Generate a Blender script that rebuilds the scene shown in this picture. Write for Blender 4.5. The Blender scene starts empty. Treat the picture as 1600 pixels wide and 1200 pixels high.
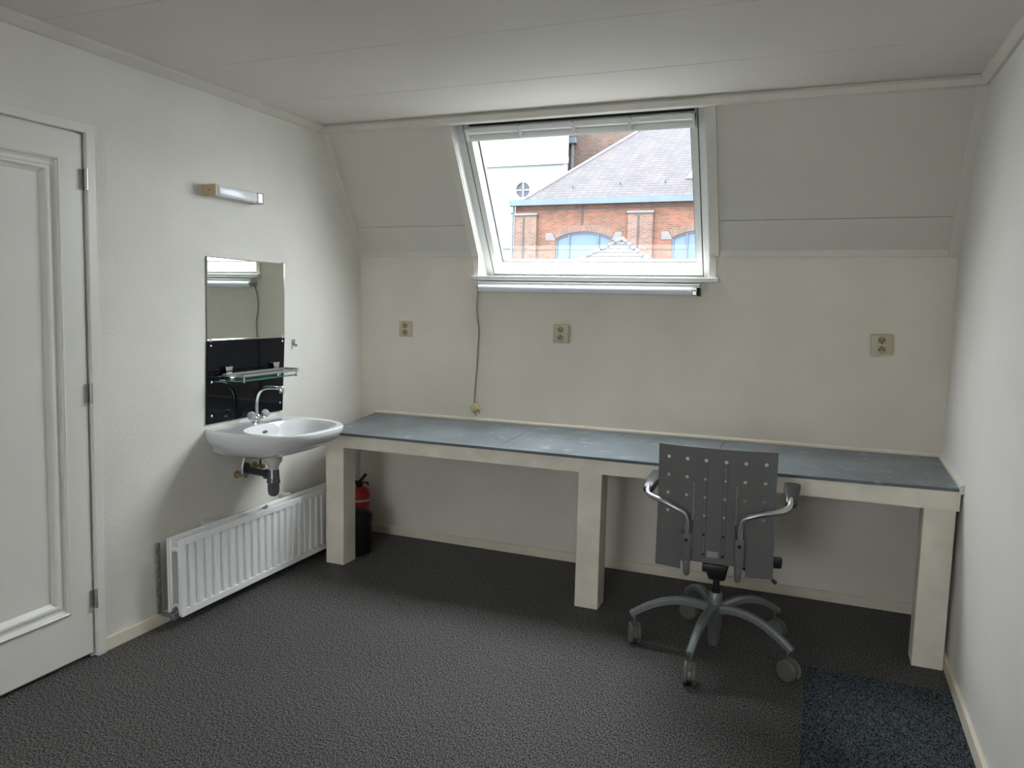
import bpy, bmesh, math, random
from mathutils import Vector, Matrix
random.seed(7)
PI = math.pi
scene = bpy.context.scene
C = scene.collection

# ------------------------------------------------------------------ camera
cam_d = bpy.data.cameras.new('camera'); cam = bpy.data.objects.new('camera', cam_d); C.objects.link(cam)
cam_d.sensor_width = 36.0; cam_d.lens = 1190.4 / 1600 * 36.0; cam_d.clip_start = 0.05; cam_d.clip_end = 300
_r = Vector((0.92645577, 0.37575436, 0.02209903)); _u = Vector((-0.06067398, 0.09113822, 0.99398818)); _f = Vector((-0.37148133, 0.92222692, -0.10723404))
cam.matrix_world = Matrix(((_r.x, _u.x, -_f.x, 2.63915), (_r.y, _u.y, -_f.y, -4.02510), (_r.z, _u.z, -_f.z, 1.45850), (0, 0, 0, 1)))
scene.camera = cam

# ------------------------------------------------------------------ sky (even overcast)
world = bpy.data.worlds.new('overcast_sky'); scene.world = world; world.use_nodes = True
bg = world.node_tree.nodes['Background']
bg.inputs[1].default_value = 1.0
_nt = world.node_tree; _tc = _nt.nodes.new('ShaderNodeTexCoord'); _sx = _nt.nodes.new('ShaderNodeSeparateXYZ'); _nt.links.new(_tc.outputs['Generated'], _sx.inputs[0])
_m = _nt.nodes.new('ShaderNodeMath'); _m.operation = 'MAXIMUM'; _m.inputs[1].default_value = 0.0; _nt.links.new(_sx.outputs['Z'], _m.inputs[0])
_m2 = _nt.nodes.new('ShaderNodeMath'); _m2.operation = 'MULTIPLY_ADD'; _m2.inputs[1].default_value = 2 / 3; _m2.inputs[2].default_value = 1 / 3; _nt.links.new(_m.outputs[0], _m2.inputs[0])   # standard overcast sky: zenith three times the horizon
_vm = _nt.nodes.new('ShaderNodeVectorMath'); _vm.operation = 'SCALE'; _vm.inputs[0].default_value = (0.91, 0.96, 1.0); _nt.links.new(_m2.outputs[0], _vm.inputs['Scale']); _nt.links.new(_vm.outputs[0], bg.inputs[0])
# portal: guides the sky sampling through the roof window, gives off no light of its own
pl = bpy.data.lights.new('window_portal', 'AREA'); pl.shape = 'RECTANGLE'; pl.size = 1.25; pl.size_y = 0.95
pl.cycles.is_portal = True
po = bpy.data.objects.new('window_portal', pl); C.objects.link(po)

# ------------------------------------------------------------------ exposure
vs = scene.view_settings
vs.view_transform = 'Standard'; vs.look = 'None'; vs.gamma = 1.0; vs.use_curve_mapping = False
vs.exposure = 4.95

# ------------------------------------------------------------------ room numbers
W, H, S, ZK = 3.20, 2.40, 0.41, 1.716          # width, ceiling height, slope run, knee height
YR = -6.6                                       # rear wall
SL = math.hypot(S, H - ZK)
SD = Vector((0, -S, H - ZK)) / SL               # up the slope
SN = Vector((0, H - ZK, S)) / SL                # out of the room
def sp(x, s, o=0.0):                            # point on the roof slope: along, up, outwards
    return Vector((x, 0, ZK)) + SD * s + SN * o
WX0, WX1 = 0.80, 2.09                           # window opening
po.matrix_world = Matrix.Translation(sp((WX0 + WX1) / 2, 0.27, 0.17)) @ Matrix((( -1, 0, 0), (0, SD.y, SN.y), (0, SD.z, SN.z))).to_4x4()

RWX0, RWX1, RWZ0, RWZ1 = 0.75, 2.15, 0.95, 2.08   # unseen rear window, added for fill; leg shadows point to light from there
pl2 = bpy.data.lights.new('fill_window_portal', 'AREA'); pl2.shape = 'RECTANGLE'; pl2.size = RWX1 - RWX0; pl2.size_y = RWZ1 - RWZ0; pl2.cycles.is_portal = True
po2 = bpy.data.objects.new('fill_window_portal', pl2); C.objects.link(po2); po2.location = ((RWX0 + RWX1) / 2, YR - 0.13, (RWZ0 + RWZ1) / 2); po2.rotation_euler = (PI / 2, 0, PI)

# ------------------------------------------------------------------ materials
MATS = {}
def mat(name, col, rough=0.6, metal=0.0, var=0.0, scale=8.0, bump=0.0, bscale=200.0, spec=0.5, col2=None, sheen=0.0, trans=0.0, coat=0.0, detail=3.0):
    if name in MATS: return MATS[name]
    m = bpy.data.materials.new(name); m.use_nodes = True
    nt = m.node_tree; b = nt.nodes['Principled BSDF']
    b.inputs['Base Color'].default_value = (*col, 1); b.inputs['Roughness'].default_value = rough
    b.inputs['Metallic'].default_value = metal; b.inputs['Specular IOR Level'].default_value = spec
    if sheen: b.inputs['Sheen Weight'].default_value = sheen; b.inputs['Sheen Roughness'].default_value = 0.4
    if trans: b.inputs['Transmission Weight'].default_value = trans
    if coat: b.inputs['Coat Weight'].default_value = coat; b.inputs['Coat Roughness'].default_value = 0.06
    tc = nt.nodes.new('ShaderNodeTexCoord')
    if var or col2:
        n = nt.nodes.new('ShaderNodeTexNoise'); n.inputs['Scale'].default_value = scale; n.inputs['Detail'].default_value = detail
        nt.links.new(tc.outputs['Object'], n.inputs['Vector'])
        r = nt.nodes.new('ShaderNodeValToRGB')
        c2 = col2 if col2 else tuple(max(0, c * (1 - var)) for c in col)
        c1 = col if col2 else tuple(min(1, c * (1 + var)) for c in col)
        r.color_ramp.elements[0].position = 0.35; r.color_ramp.elements[1].position = 0.65
        r.color_ramp.elements[0].color = (*c2, 1); r.color_ramp.elements[1].color = (*c1, 1)
        nt.links.new(n.outputs['Fac'], r.inputs['Fac']); nt.links.new(r.outputs['Color'], b.inputs['Base Color'])
    if bump:
        n2 = nt.nodes.new('ShaderNodeTexNoise'); n2.inputs['Scale'].default_value = bscale; n2.inputs['Detail'].default_value = 2
        nt.links.new(tc.outputs['Object'], n2.inputs['Vector'])
        bp = nt.nodes.new('ShaderNodeBump'); bp.inputs['Strength'].default_value = bump; bp.inputs['Distance'].default_value = 0.004
        nt.links.new(n2.outputs['Fac'], bp.inputs['Height']); nt.links.new(bp.outputs['Normal'], b.inputs['Normal'])
    MATS[name] = m; return m

def brick_mat(name, c1, c2, mortar, scale=1.0, vertical=False):
    m = bpy.data.materials.new(name); m.use_nodes = True; nt = m.node_tree; b = nt.nodes['Principled BSDF']
    tc = nt.nodes.new('ShaderNodeTexCoord'); sx = nt.nodes.new('ShaderNodeSeparateXYZ'); cx = nt.nodes.new('ShaderNodeCombineXYZ')
    nt.links.new(tc.outputs['Object'], sx.inputs[0])
    ad = nt.nodes.new('ShaderNodeMath'); ad.operation = 'ADD'
    nt.links.new(sx.outputs['X'], ad.inputs[0]); nt.links.new(sx.outputs['Y'], ad.inputs[1])
    a, z = (cx.inputs[1], cx.inputs[0]) if vertical else (cx.inputs[0], cx.inputs[1])
    nt.links.new(ad.outputs[0], a); nt.links.new(sx.outputs['Z'], z)
    br = nt.nodes.new('ShaderNodeTexBrick'); nt.links.new(cx.outputs[0], br.inputs['Vector'])
    br.inputs['Color1'].default_value = (*c1, 1); br.inputs['Color2'].default_value = (*c2, 1); br.inputs['Mortar'].default_value = (*mortar, 1)
    br.inputs['Scale'].default_value = 1.0; br.inputs['Brick Width'].default_value = 0.22 * scale; br.inputs['Row Height'].default_value = 0.075 * scale
    br.inputs['Mortar Size'].default_value = 0.009 * scale; br.inputs['Bias'].default_value = -0.1
    n = nt.nodes.new('ShaderNodeTexNoise'); n.inputs['Scale'].default_value = 0.9; n.inputs['Detail'].default_value = 6; n.inputs['Roughness'].default_value = 0.7
    nt.links.new(tc.outputs['Object'], n.inputs['Vector'])
    mx = nt.nodes.new('ShaderNodeMix'); mx.data_type = 'RGBA'; mx.blend_type = 'MULTIPLY'; mx.inputs[0].default_value = 0.65
    r = nt.nodes.new('ShaderNodeValToRGB'); r.color_ramp.elements[0].position = 0.3; r.color_ramp.elements[1].position = 0.7
    r.color_ramp.elements[0].color = (0.35, 0.33, 0.30, 1); r.color_ramp.elements[1].color = (1, 1, 1, 1)
    nt.links.new(n.outputs['Fac'], r.inputs[0]); nt.links.new(br.outputs['Color'], mx.inputs[6]); nt.links.new(r.outputs[0], mx.inputs[7])
    nt.links.new(mx.outputs[2], b.inputs['Base Color']); b.inputs['Roughness'].default_value = 0.9
    MATS[name] = m; return m

def carpet_mat(name, ca, cb):
    m = bpy.data.materials.new(name); m.use_nodes = True; nt = m.node_tree; b = nt.nodes['Principled BSDF']
    tc = nt.nodes.new('ShaderNodeTexCoord'); mp = nt.nodes.new('ShaderNodeMapping'); mp.inputs['Scale'].default_value = (1.0, 0.55, 1)
    nt.links.new(tc.outputs['Object'], mp.inputs[0])
    n = nt.nodes.new('ShaderNodeTexNoise'); n.inputs['Scale'].default_value = 225; n.inputs['Detail'].default_value = 4; n.inputs['Roughness'].default_value = 0.75
    nt.links.new(mp.outputs[0], n.inputs['Vector'])
    r = nt.nodes.new('ShaderNodeValToRGB'); r.color_ramp.elements[0].position = 0.40; r.color_ramp.elements[1].position = 0.62
    r.color_ramp.elements[0].color = (*ca, 1); r.color_ramp.elements[1].color = (*cb, 1)
    nt.links.new(n.outputs['Fac'], r.inputs[0])
    n2 = nt.nodes.new('ShaderNodeTexNoise'); n2.inputs['Scale'].default_value = 2.2; n2.inputs['Detail'].default_value = 4
    nt.links.new(tc.outputs['Object'], n2.inputs['Vector'])
    mx = nt.nodes.new('ShaderNodeMix'); mx.data_type = 'RGBA'; mx.blend_type = 'MULTIPLY'; mx.inputs[0].default_value = 0.3
    nt.links.new(r.outputs[0], mx.inputs[6]); nt.links.new(n2.outputs['Fac'], mx.inputs[7])
    nt.links.new(mx.outputs[2], b.inputs['Base Color']); b.inputs['Roughness'].default_value = 0.6; b.inputs['Specular IOR Level'].default_value = 0.5
    b.inputs['Sheen Roughness'].default_value = 0.3
    for nm, hi in (('Specular IOR Level', 1.0), ('Sheen Weight', 0.65)):   # only the pale fibres shine
        mr = nt.nodes.new('ShaderNodeMapRange'); mr.inputs[1].default_value = 0.46; mr.inputs[2].default_value = 0.62; mr.inputs[3].default_value = 0.02; mr.inputs[4].default_value = hi
        nt.links.new(n.outputs['Fac'], mr.inputs[0]); nt.links.new(mr.outputs[0], b.inputs[nm])
    bp = nt.nodes.new('ShaderNodeBump'); bp.inputs['Strength'].default_value = 0.6; bp.inputs['Distance'].default_value = 0.004
    nt.links.new(n.outputs['Fac'], bp.inputs['Height']); nt.links.new(bp.outputs['Normal'], b.inputs['Normal'])
    MATS[name] = m; return m

def lino_mat(name):
    m = mat(name, (0.15, 0.175, 0.19), 0.34, scale=5, col2=(0.10, 0.12, 0.13)); nt = m.node_tree; b = nt.nodes['Principled BSDF']
    base = b.inputs['Base Color'].links[0].from_socket
    tc = nt.nodes.new('ShaderNodeTexCoord'); mp = nt.nodes.new('ShaderNodeMapping'); mp.inputs['Scale'].default_value = (9, 16, 9); mp.inputs['Rotation'].default_value = (0, 0, 0.5); nt.links.new(tc.outputs['Object'], mp.inputs[0])
    n = nt.nodes.new('ShaderNodeTexNoise'); n.inputs['Scale'].default_value = 1.4; n.inputs['Detail'].default_value = 8; n.inputs['Roughness'].default_value = 0.72; nt.links.new(mp.outputs[0], n.inputs['Vector'])
    r = nt.nodes.new('ShaderNodeValToRGB'); r.color_ramp.elements[0].position = 0.585; r.color_ramp.elements[1].position = 0.70; nt.links.new(n.outputs['Fac'], r.inputs[0])
    mx = nt.nodes.new('ShaderNodeMix'); mx.data_type = 'RGBA'; mx.inputs[7].default_value = (0.42, 0.45, 0.46, 1)
    nt.links.new(r.outputs[0], mx.inputs[0]); nt.links.new(base, mx.inputs[6]); nt.links.new(mx.outputs[2], b.inputs['Base Color'])
    return m
def pane_mat(name, tint=(1, 1, 1), gloss=0.06):
    m = bpy.data.materials.new(name); m.use_nodes = True; nt = m.node_tree; nt.nodes.clear()
    o = nt.nodes.new('ShaderNodeOutputMaterial'); mx = nt.nodes.new('ShaderNodeMixShader')
    t = nt.nodes.new('ShaderNodeBsdfTransparent'); t.inputs[0].default_value = (*tint, 1)
    g = nt.nodes.new('ShaderNodeBsdfGlossy'); g.inputs['Roughness'].default_value = 0.02
    mx.inputs[0].default_value = gloss
    nt.links.new(t.outputs[0], mx.inputs[1]); nt.links.new(g.outputs[0], mx.inputs[2]); nt.links.new(mx.outputs[0], o.inputs[0])
    MATS[name] = m; return m

mat('plaster', (0.76, 0.735, 0.675), 0.7, var=0.03, scale=3, bump=0.45, bscale=100)
mat('plaster_back', (0.79, 0.73, 0.64), 0.8, var=0.05, scale=2.2, bump=0.06, bscale=60)
mat('plaster_right', (0.74, 0.715, 0.665), 0.8, var=0.03, scale=2, bump=0.08, bscale=80)
mat('ceiling_board', (0.75, 0.705, 0.645), 0.7, var=0.02, scale=2, bump=0.05, bscale=150)
mat('slope_board', (0.67, 0.635, 0.57), 0.7, var=0.02, scale=2, bump=0.05, bscale=150)
mat('white_paint', (0.71, 0.675, 0.605), 0.42, var=0.03, scale=6)
mat('cream_paint', (0.80, 0.725, 0.60), 0.45, var=0.05, scale=7)
mat('door_paint', (0.76, 0.74, 0.685), 0.38, var=0.02, scale=3)
mat('desk_paint', (0.86, 0.79, 0.68), 0.5, var=0.06, scale=9)
mat('window_white', (0.66, 0.66, 0.635), 0.35)
mat('white_plastic', (0.85, 0.85, 0.83), 0.25)
mat('dark_gap', (0.02, 0.02, 0.02), 0.9)
mat('gasket', (0.12, 0.12, 0.13), 0.5)
mat('alu', (0.55, 0.57, 0.6), 0.35, 0.6)
mat('chrome', (0.85, 0.86, 0.88), 0.08, 1.0)
mat('brushed', (0.52, 0.51, 0.49), 0.3, 0.8)
mat('galvanised', (0.36, 0.36, 0.35), 0.5, 0.8, var=0.3, scale=60)
mat('brass', (0.45, 0.33, 0.18), 0.4, 0.9)
mat('ceramic', (0.78, 0.79, 0.80), 0.08, coat=0.6)
mat('black_glass', (0.003, 0.004, 0.007), 0.04, spec=0.3)
mat('black_plastic', (0.012, 0.012, 0.014), 0.4)
mat('grey_pipe', (0.045, 0.05, 0.06), 0.3)
mat('trap_plastic', (0.10, 0.11, 0.12), 0.12, coat=0.6)
mat('pale_plastic', (0.62, 0.60, 0.56), 0.4)
mat('socket_cream', (0.55, 0.49, 0.35), 0.4)
mat('socket_shade', (0.36, 0.31, 0.21), 0.5)  # darker cream: shade of a sunken socket face put into the colour
mat('bin_black', (0.004, 0.004, 0.005), 0.55, spec=0.3)
mat('beige_cord', (0.36, 0.28, 0.17), 0.5)
mat('plug_yellow', (0.62, 0.52, 0.28), 0.45)
mat('lamp_white', (0.80, 0.83, 0.87), 0.22)
mat('lamp_beige', (0.55, 0.43, 0.25), 0.45)
mat('radiator_paint', (0.88, 0.88, 0.87), 0.3)
mat('rad_inside', (0.45, 0.42, 0.32), 0.6)
mat('red_paint', (0.45, 0.015, 0.015), 0.3)
mat('lino_edge', (0.02, 0.026, 0.03), 0.4)
mat('chair_grey', (0.17, 0.168, 0.165), 0.42, 0.25)
mat('chair_star', (0.25, 0.27, 0.28), 0.35, 0.55)
mat('chair_tube', (0.50, 0.51, 0.53), 0.3, 0.9)
mat('caster_grey', (0.12, 0.12, 0.105), 0.4)
mat('sticker_grey', (0.36, 0.36, 0.35), 0.5)
mat('crystal', (0.8, 0.8, 0.82), 0.05, trans=0.7)
mat('glass_green', (0.35, 0.75, 0.70), 0.03, trans=0.85)
mat('clear_edge', (0.7, 0.8, 0.78), 0.05, trans=0.9)
mirror = mat('mirror', (0.80, 0.83, 0.80), 0.015, 1.0)
carpet_mat('carpet', (0.003, 0.0027, 0.0027), (0.165, 0.15, 0.144))
carpet_mat('carpet_blue', (0.003, 0.0045, 0.006), (0.062, 0.085, 0.112))
lino_mat('slate_lino')
pane_mat('window_pane', (0.96, 0.98, 0.98), 0.05)
# outside
brick_mat('brick_red', (0.115, 0.036, 0.017), (0.052, 0.022, 0.013), (0.085, 0.066, 0.052), 1.35)
brick_mat('brick_pale', (0.105, 0.052, 0.036), (0.058, 0.034, 0.026), (0.105, 0.088, 0.078), 1.35)
brick_mat('brick_arch', (0.095, 0.046, 0.03), (0.058, 0.032, 0.024), (0.09, 0.075, 0.065), 1.35, vertical=True)
brick_mat('brick_brown', (0.075, 0.038, 0.026), (0.036, 0.025, 0.02), (0.07, 0.062, 0.056), 1.8)
brick_mat('slates', (0.034, 0.028, 0.033), (0.022, 0.019, 0.023), (0.010, 0.008, 0.010), 2.0)
mat('render_white', (0.17, 0.185, 0.19), 0.8)
mat('stone_pale', (0.07, 0.066, 0.07), 0.85, var=0.1, scale=2)
mat('zinc', (0.052, 0.072, 0.09), 0.5, var=0.08, scale=1)
mat('blue_frame', (0.024, 0.032, 0.047), 0.5)
mat('blue_glass', (0.05, 0.075, 0.105), 0.4, spec=0.2)
mat('round_glass', (0.028, 0.031, 0.04), 0.4, spec=0.2)
mat('iron', (0.012, 0.012, 0.014), 0.7)
mat('grey_tile', (0.022, 0.022, 0.025), 0.75, var=0.3, scale=3)
mat('asphalt', (0.10, 0.10, 0.10), 0.9, var=0.1, scale=3)
mat('lichen', (0.09, 0.08, 0.03), 0.9)

# ------------------------------------------------------------------ mesh helpers
def nb(): return bmesh.new()
def box(bm, x0, x1, y0, y1, z0, z1, bev=0.0, seg=2, M=None):
    t = bmesh.new()
    bmesh.ops.create_cube(t, size=1.0)
    for v in t.verts:
        v.co = Vector((x0 + (v.co.x + .5) * (x1 - x0), y0 + (v.co.y + .5) * (y1 - y0), z0 + (v.co.z + .5) * (z1 - z0)))
    if bev > 0: bmesh.ops.bevel(t, geom=t.edges[:], offset=bev, segments=seg, affect='EDGES', profile=0.5)
    if M is not None: bmesh.ops.transform(t, matrix=M, verts=t.verts)
    add(bm, t)
def add(bm, t):
    me = bpy.data.meshes.new('tmp'); t.to_mesh(me); t.free(); bm.from_mesh(me); bpy.data.meshes.remove(me)
def hexa(bm, p):                                 # eight corners: bottom ring then top ring
    v = [bm.verts.new(Vector(a)) for a in p]
    for f in ((3, 2, 1, 0), (4, 5, 6, 7), (0, 1, 5, 4), (1, 2, 6, 5), (2, 3, 7, 6), (3, 0, 4, 7)): bm.faces.new([v[i] for i in f])
def sbox(bm, x0, x1, s0, s1, o0, o1):            # box lying on the roof slope
    hexa(bm, [sp(x0, s0, o0), sp(x1, s0, o0), sp(x1, s0, o1), sp(x0, s0, o1), sp(x0, s1, o0), sp(x1, s1, o0), sp(x1, s1, o1), sp(x0, s1, o1)])
def frames(pts):
    out = []; n = len(pts); up = None
    for i in range(n):
        a = pts[max(i - 1, 0)]; b = pts[min(i + 1, n - 1)]; t = (b - a).normalized()
        if up is None:
            up = Vector((0, 0, 1)) if abs(t.z) < 0.9 else Vector((1, 0, 0))
        s = t.cross(up)
        if s.length < 1e-5: s = t.orthogonal()
        s.normalize(); up = s.cross(t).normalized(); out.append((s, up))
    return out
def tube(bm, pts, r, n=10, cap=True, ry=None):
    pts = [Vector(p) for p in pts]; fr = frames(pts); rings = []
    for i, p in enumerate(pts):
        ri = r[i] if isinstance(r, (list, tuple)) else r
        rj = ri if ry is None else (ry[i] if isinstance(ry, (list, tuple)) else ry)
        s, u = fr[i]
        rings.append([bm.verts.new(p + s * math.cos(2 * PI * k / n) * ri + u * math.sin(2 * PI * k / n) * rj) for k in range(n)])
    for a, b in zip(rings, rings[1:]):
        for k in range(n): bm.faces.new((a[k], a[(k + 1) % n], b[(k + 1) % n], b[k]))
    if cap: bm.faces.new(rings[0][::-1]); bm.faces.new(rings[-1])
def smooth(pts, sub=6):                          # Catmull-Rom
    P = [Vector(p) for p in pts]; P = [2 * P[0] - P[1]] + P + [2 * P[-1] - P[-2]]; out = []
    for i in range(1, len(P) - 2):
        for k in range(sub):
            t = k / sub; a, b, c, d = P[i - 1:i + 3]
            out.append(0.5 * (2 * b + (c - a) * t + (2 * a - 5 * b + 4 * c - d) * t * t + (3 * b - a - 3 * c + d) * t ** 3))
    out.append(P[-2]); return out
def lathe(bm, prof, n=20, M=None, cap=True):     # prof: (r, z) list about z
    rings = []
    for r, z in prof:
        rings.append([bm.verts.new((r * math.cos(2 * PI * k / n), r * math.sin(2 * PI * k / n), z)) for k in range(n)])
    for a, b in zip(rings, rings[1:]):
        for k in range(n): bm.faces.new((a[k], a[(k + 1) % n], b[(k + 1) % n], b[k]))
    if cap: bm.faces.new(rings[0][::-1]); bm.faces.new(rings[-1])
    if M is not None: bmesh.ops.transform(bm, matrix=M, verts=[v for r in rings for v in r])
def prism(bm, poly, axis, a0, a1):               # polygon of 2D points, extruded along axis (poly = remaining axes in xyz order)
    def P(q, a): return {'x': (a, q[0], q[1]), 'y': (q[0], a, q[1]), 'z': (q[0], q[1], a)}[axis]
    A = [bm.verts.new(P(q, a0)) for q in poly]; B = [bm.verts.new(P(q, a1)) for q in poly]; n = len(poly)
    bm.faces.new(A); bm.faces.new(B[::-1])
    for k in range(n): bm.faces.new((A[k], B[k], B[(k + 1) % n], A[(k + 1) % n]))
def TR(x, y, z, rx=0, ry=0, rz=0):
    return Matrix.Translation((x, y, z)) @ Matrix.Rotation(rz, 4, 'Z') @ Matrix.Rotation(ry, 4, 'Y') @ Matrix.Rotation(rx, 4, 'X')

def obj(name, bm, m, parent=None, shade=False, local=False, label=None):
    bmesh.ops.recalc_face_normals(bm, faces=bm.faces[:])
    me = bpy.data.meshes.new(name); bm.to_mesh(me); bm.free()
    me.materials.append(MATS[m] if isinstance(m, str) else m)
    if shade:
        me.polygons.foreach_set('use_smooth', [True] * len(me.polygons))
        try: me.set_sharp_from_angle(angle=math.radians(38))
        except Exception: pass
    o = bpy.data.objects.new(name, me); C.objects.link(o)
    if parent is not None:
        if not local:                            # mesh written in world coordinates: bring it into the root's own frame
            root = parent; off = Vector((0, 0, 0))
            while root is not None: off += Vector(root.location); root = root.parent
            me.transform(Matrix.Translation(-off))
        o.parent = parent
    if label: o['label'] = label
    return o
def thing(name, label, cat, loc, group=None, rz=0.0, kind=None):
    o = bpy.data.objects.new(name, None); C.objects.link(o); o.location = loc; o.rotation_euler = (0, 0, rz); o.empty_display_size = 0.05
    o['label'] = label; o['category'] = cat
    if group: o['group'] = group
    if kind: o['kind'] = kind
    return o
def tag(o, label, cat, group=None, kind=None):
    o['label'] = label; o['category'] = cat
    if group: o['group'] = group
    if kind: o['kind'] = kind
    return o
def struct(name, bm, m, label, cat, shade=False):
    return tag(obj(name, bm, m, None, shade), label, cat, kind='structure')

# ================================================================== THE ROOM
# floor
b = nb(); box(b, -0.15, W + 0.15, YR - 0.15, 0.28, -0.2, 0.0)
floor = struct('floor', b, 'carpet', 'dark grey speckled carpet floor of the attic room', 'floor')
b = nb(); box(b, 2.66, W - 0.001, -2.1, -0.80, -0.001, 0.0022)
obj('carpet_patch', b, 'carpet_blue', floor, label='dark blue carpet piece let into the grey carpet')

# walls
DY0, DY1, DZ = -2.80, -1.865, 2.095            # outer size of the door frame
b = nb()
box(b, -0.14, 0, DY1 - 0.01, 0.28, 0, H + 0.1); box(b, -0.14, 0, YR - .15, DY0 + 0.01, 0, H + 0.1); box(b, -0.14, 0, DY0 + 0.01, DY1 - 0.01, DZ - 0.01, H + 0.1)
struct('wall_left', b, 'plaster', 'off-white textured plaster wall with the door and washbasin', 'wall')
b = nb(); box(b, W, W + 0.14, YR - .15, 0.28, 0, H + 0.1)
struct('wall_right', b, 'plaster_right', 'plain off-white wall at the open end of the desk', 'wall')
b = nb(); box(b, 0, W, YR - 0.14, YR, 0, RWZ0); box(b, 0, W, YR - 0.14, YR, RWZ1, H + 0.1); box(b, 0, RWX0, YR - .14, YR, RWZ0, RWZ1); box(b, RWX1, W, YR - .14, YR, RWZ0, RWZ1)
struct('wall_rear', b, 'plaster', 'plain off-white wall opposite the roof window', 'wall')
w2 = thing('fill_window', 'added, unseen white two-light window opposite the roof window, for fill light', 'window', (1.5, YR, RWZ0), kind='structure')
b = nb(); xm = (RWX0 + RWX1) / 2
for a in ((RWX0, RWX0 + .05, RWZ0, RWZ1), (RWX1 - .05, RWX1, RWZ0, RWZ1), (xm - .03, xm + .03, RWZ0 + .05, RWZ1 - .05), (RWX0 + .05, RWX1 - .05, RWZ0, RWZ0 + .05), (RWX0 + .05, RWX1 - .05, RWZ1 - .05, RWZ1)): box(b, a[0], a[1], YR - .1, YR - .04, a[2], a[3], .003)
obj('window_frame', b, 'window_white', w2)
b = nb(); box(b, RWX0 - .04, RWX1 + .04, YR - .02, YR + .08, RWZ0 - .03, RWZ0, .004); obj('window_sill', b, 'window_white', w2)
for x0, x1 in ((RWX0 + .05, xm - .03), (xm + .03, RWX1 - .05)):
    b = nb(); v = [b.verts.new(p) for p in ((x0, YR - .07, RWZ0 + .05), (x1, YR - .07, RWZ0 + .05), (x1, YR - .07, RWZ1 - .05), (x0, YR - .07, RWZ1 - .05))]; b.faces.new(v); obj('pane', b, 'window_pane', w2)
b = nb()
box(b, WX0, WX1, 0, 0.25, 0, 1.585)
for x0, x1 in ((0, WX0), (WX1, W)):
    prism(b, [(0, 0), (0.25, 0), (0.25, 1.58), (0.0, ZK)], 'x', x0, x1)
bmesh.ops.remove_doubles(b, verts=b.verts, dist=1e-5)
struct('wall_back', b, 'plaster_back', 'off-white knee wall below the roof window, behind the desk', 'wall')

# slope
sl = thing('wall_slope', 'grey-white sloping roof wall beside the roof window', 'wall', (W / 2, 0, ZK), kind='structure')
b = nb()
for x0, x1 in ((-0.14, WX0), (WX1, W + 0.14)): sbox(b, x0, x1, -0.35, SL + 0.1, 0.012, 0.20)
sbox(b, WX0, WX1, 0.772, SL + 0.1, 0.012, 0.20)
obj('roof_slab', b, 'slope_board', sl)
for x0, x1 in ((0, WX0), (WX1, W)):
    for s0, s1 in ((0, 0.188), (0.191, SL)):
        b = nb(); sbox(b, x0, x1, s0, s1, 0, 0.0125); obj('board', b, 'slope_board', sl)
b = nb(); sbox(b, WX0, WX1, 0.772, SL, 0, 0.0125); obj('board', b, 'slope_board', sl)

# ceiling
ce = thing('ceiling', 'off-white ceiling of wide boards with thin grooves', 'ceiling', (W / 2, -2.5, H), kind='structure')
b = nb(); box(b, -0.14, W + 0.14, YR - .15, -S + 0.06, H + 0.008, H + 0.12); obj('ceiling_backing', b, 'dark_gap', ce)
ys = [-S + 0.01, -0.89, -1.465, -2.07, -2.67, -3.27, -3.87, -4.47, -5.07, -5.67, -6.27, YR]
for a, c in zip(ys, ys[1:]):
    b = nb(); box(b, 0, W, c + 0.0016, a - 0.0016, H, H + 0.012, 0.0015, 1); obj('ceiling_board', b, 'ceiling_board', ce)

# trims
def trim(n, bm, m, label, shade=False): return struct('trim_%d' % n, bm, m, label, 'trim', shade)
b = nb(); prism(b, [(0, H - 0.034), (0.012, H - 0.034), (0.045, H - 0.012), (0.045, H), (0, H)], 'y', YR, -S + 0.005)
trim(1, b, 'white_paint', 'white ceiling moulding along the wall with the door')
b = nb(); prism(b, [(W, H - 0.042), (W - 0.014, H - 0.042), (W - 0.032, H - 0.014), (W - 0.032, H), (W, H)], 'y', YR, -S + 0.005)
trim(2, b, 'white_paint', 'white ceiling moulding along the plain side wall')
b = nb(); box(b, 0.0, W, -S - 0.018, -S + 0.03, H - 0.042, H - 0.012, 0.003); box(b, 0, W, -S - 0.004, -S + 0.04, H - 0.014, H + 0.004)
trim(3, b, 'white_paint', 'white batten where the ceiling meets the sloping wall')
b = nb(); sbox(b, 0, 0.043, -0.004, SL - 0.02, -0.013, 0.002)
trim(4, b, 'white_paint', 'white sloping batten against the wall with the washbasin')
b = nb(); sbox(b, W - 0.042, W, -0.004, SL - 0.02, -0.02, 0.002)
trim(5, b, 'white_paint', 'white sloping batten against the plain side wall')
b = nb(); box(b, 0, 0.757, -0.014, 0.004, 1.708, 1.752, 0.002); trim(6, b, 'white_paint', 'white horizontal knee batten over the socket nearest the washbasin')
b = nb(); box(b, 2.14, W, -0.014, 0.004, 1.708, 1.752, 0.002); trim(7, b, 'white_paint', 'white horizontal knee batten over the crooked surface socket')
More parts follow.
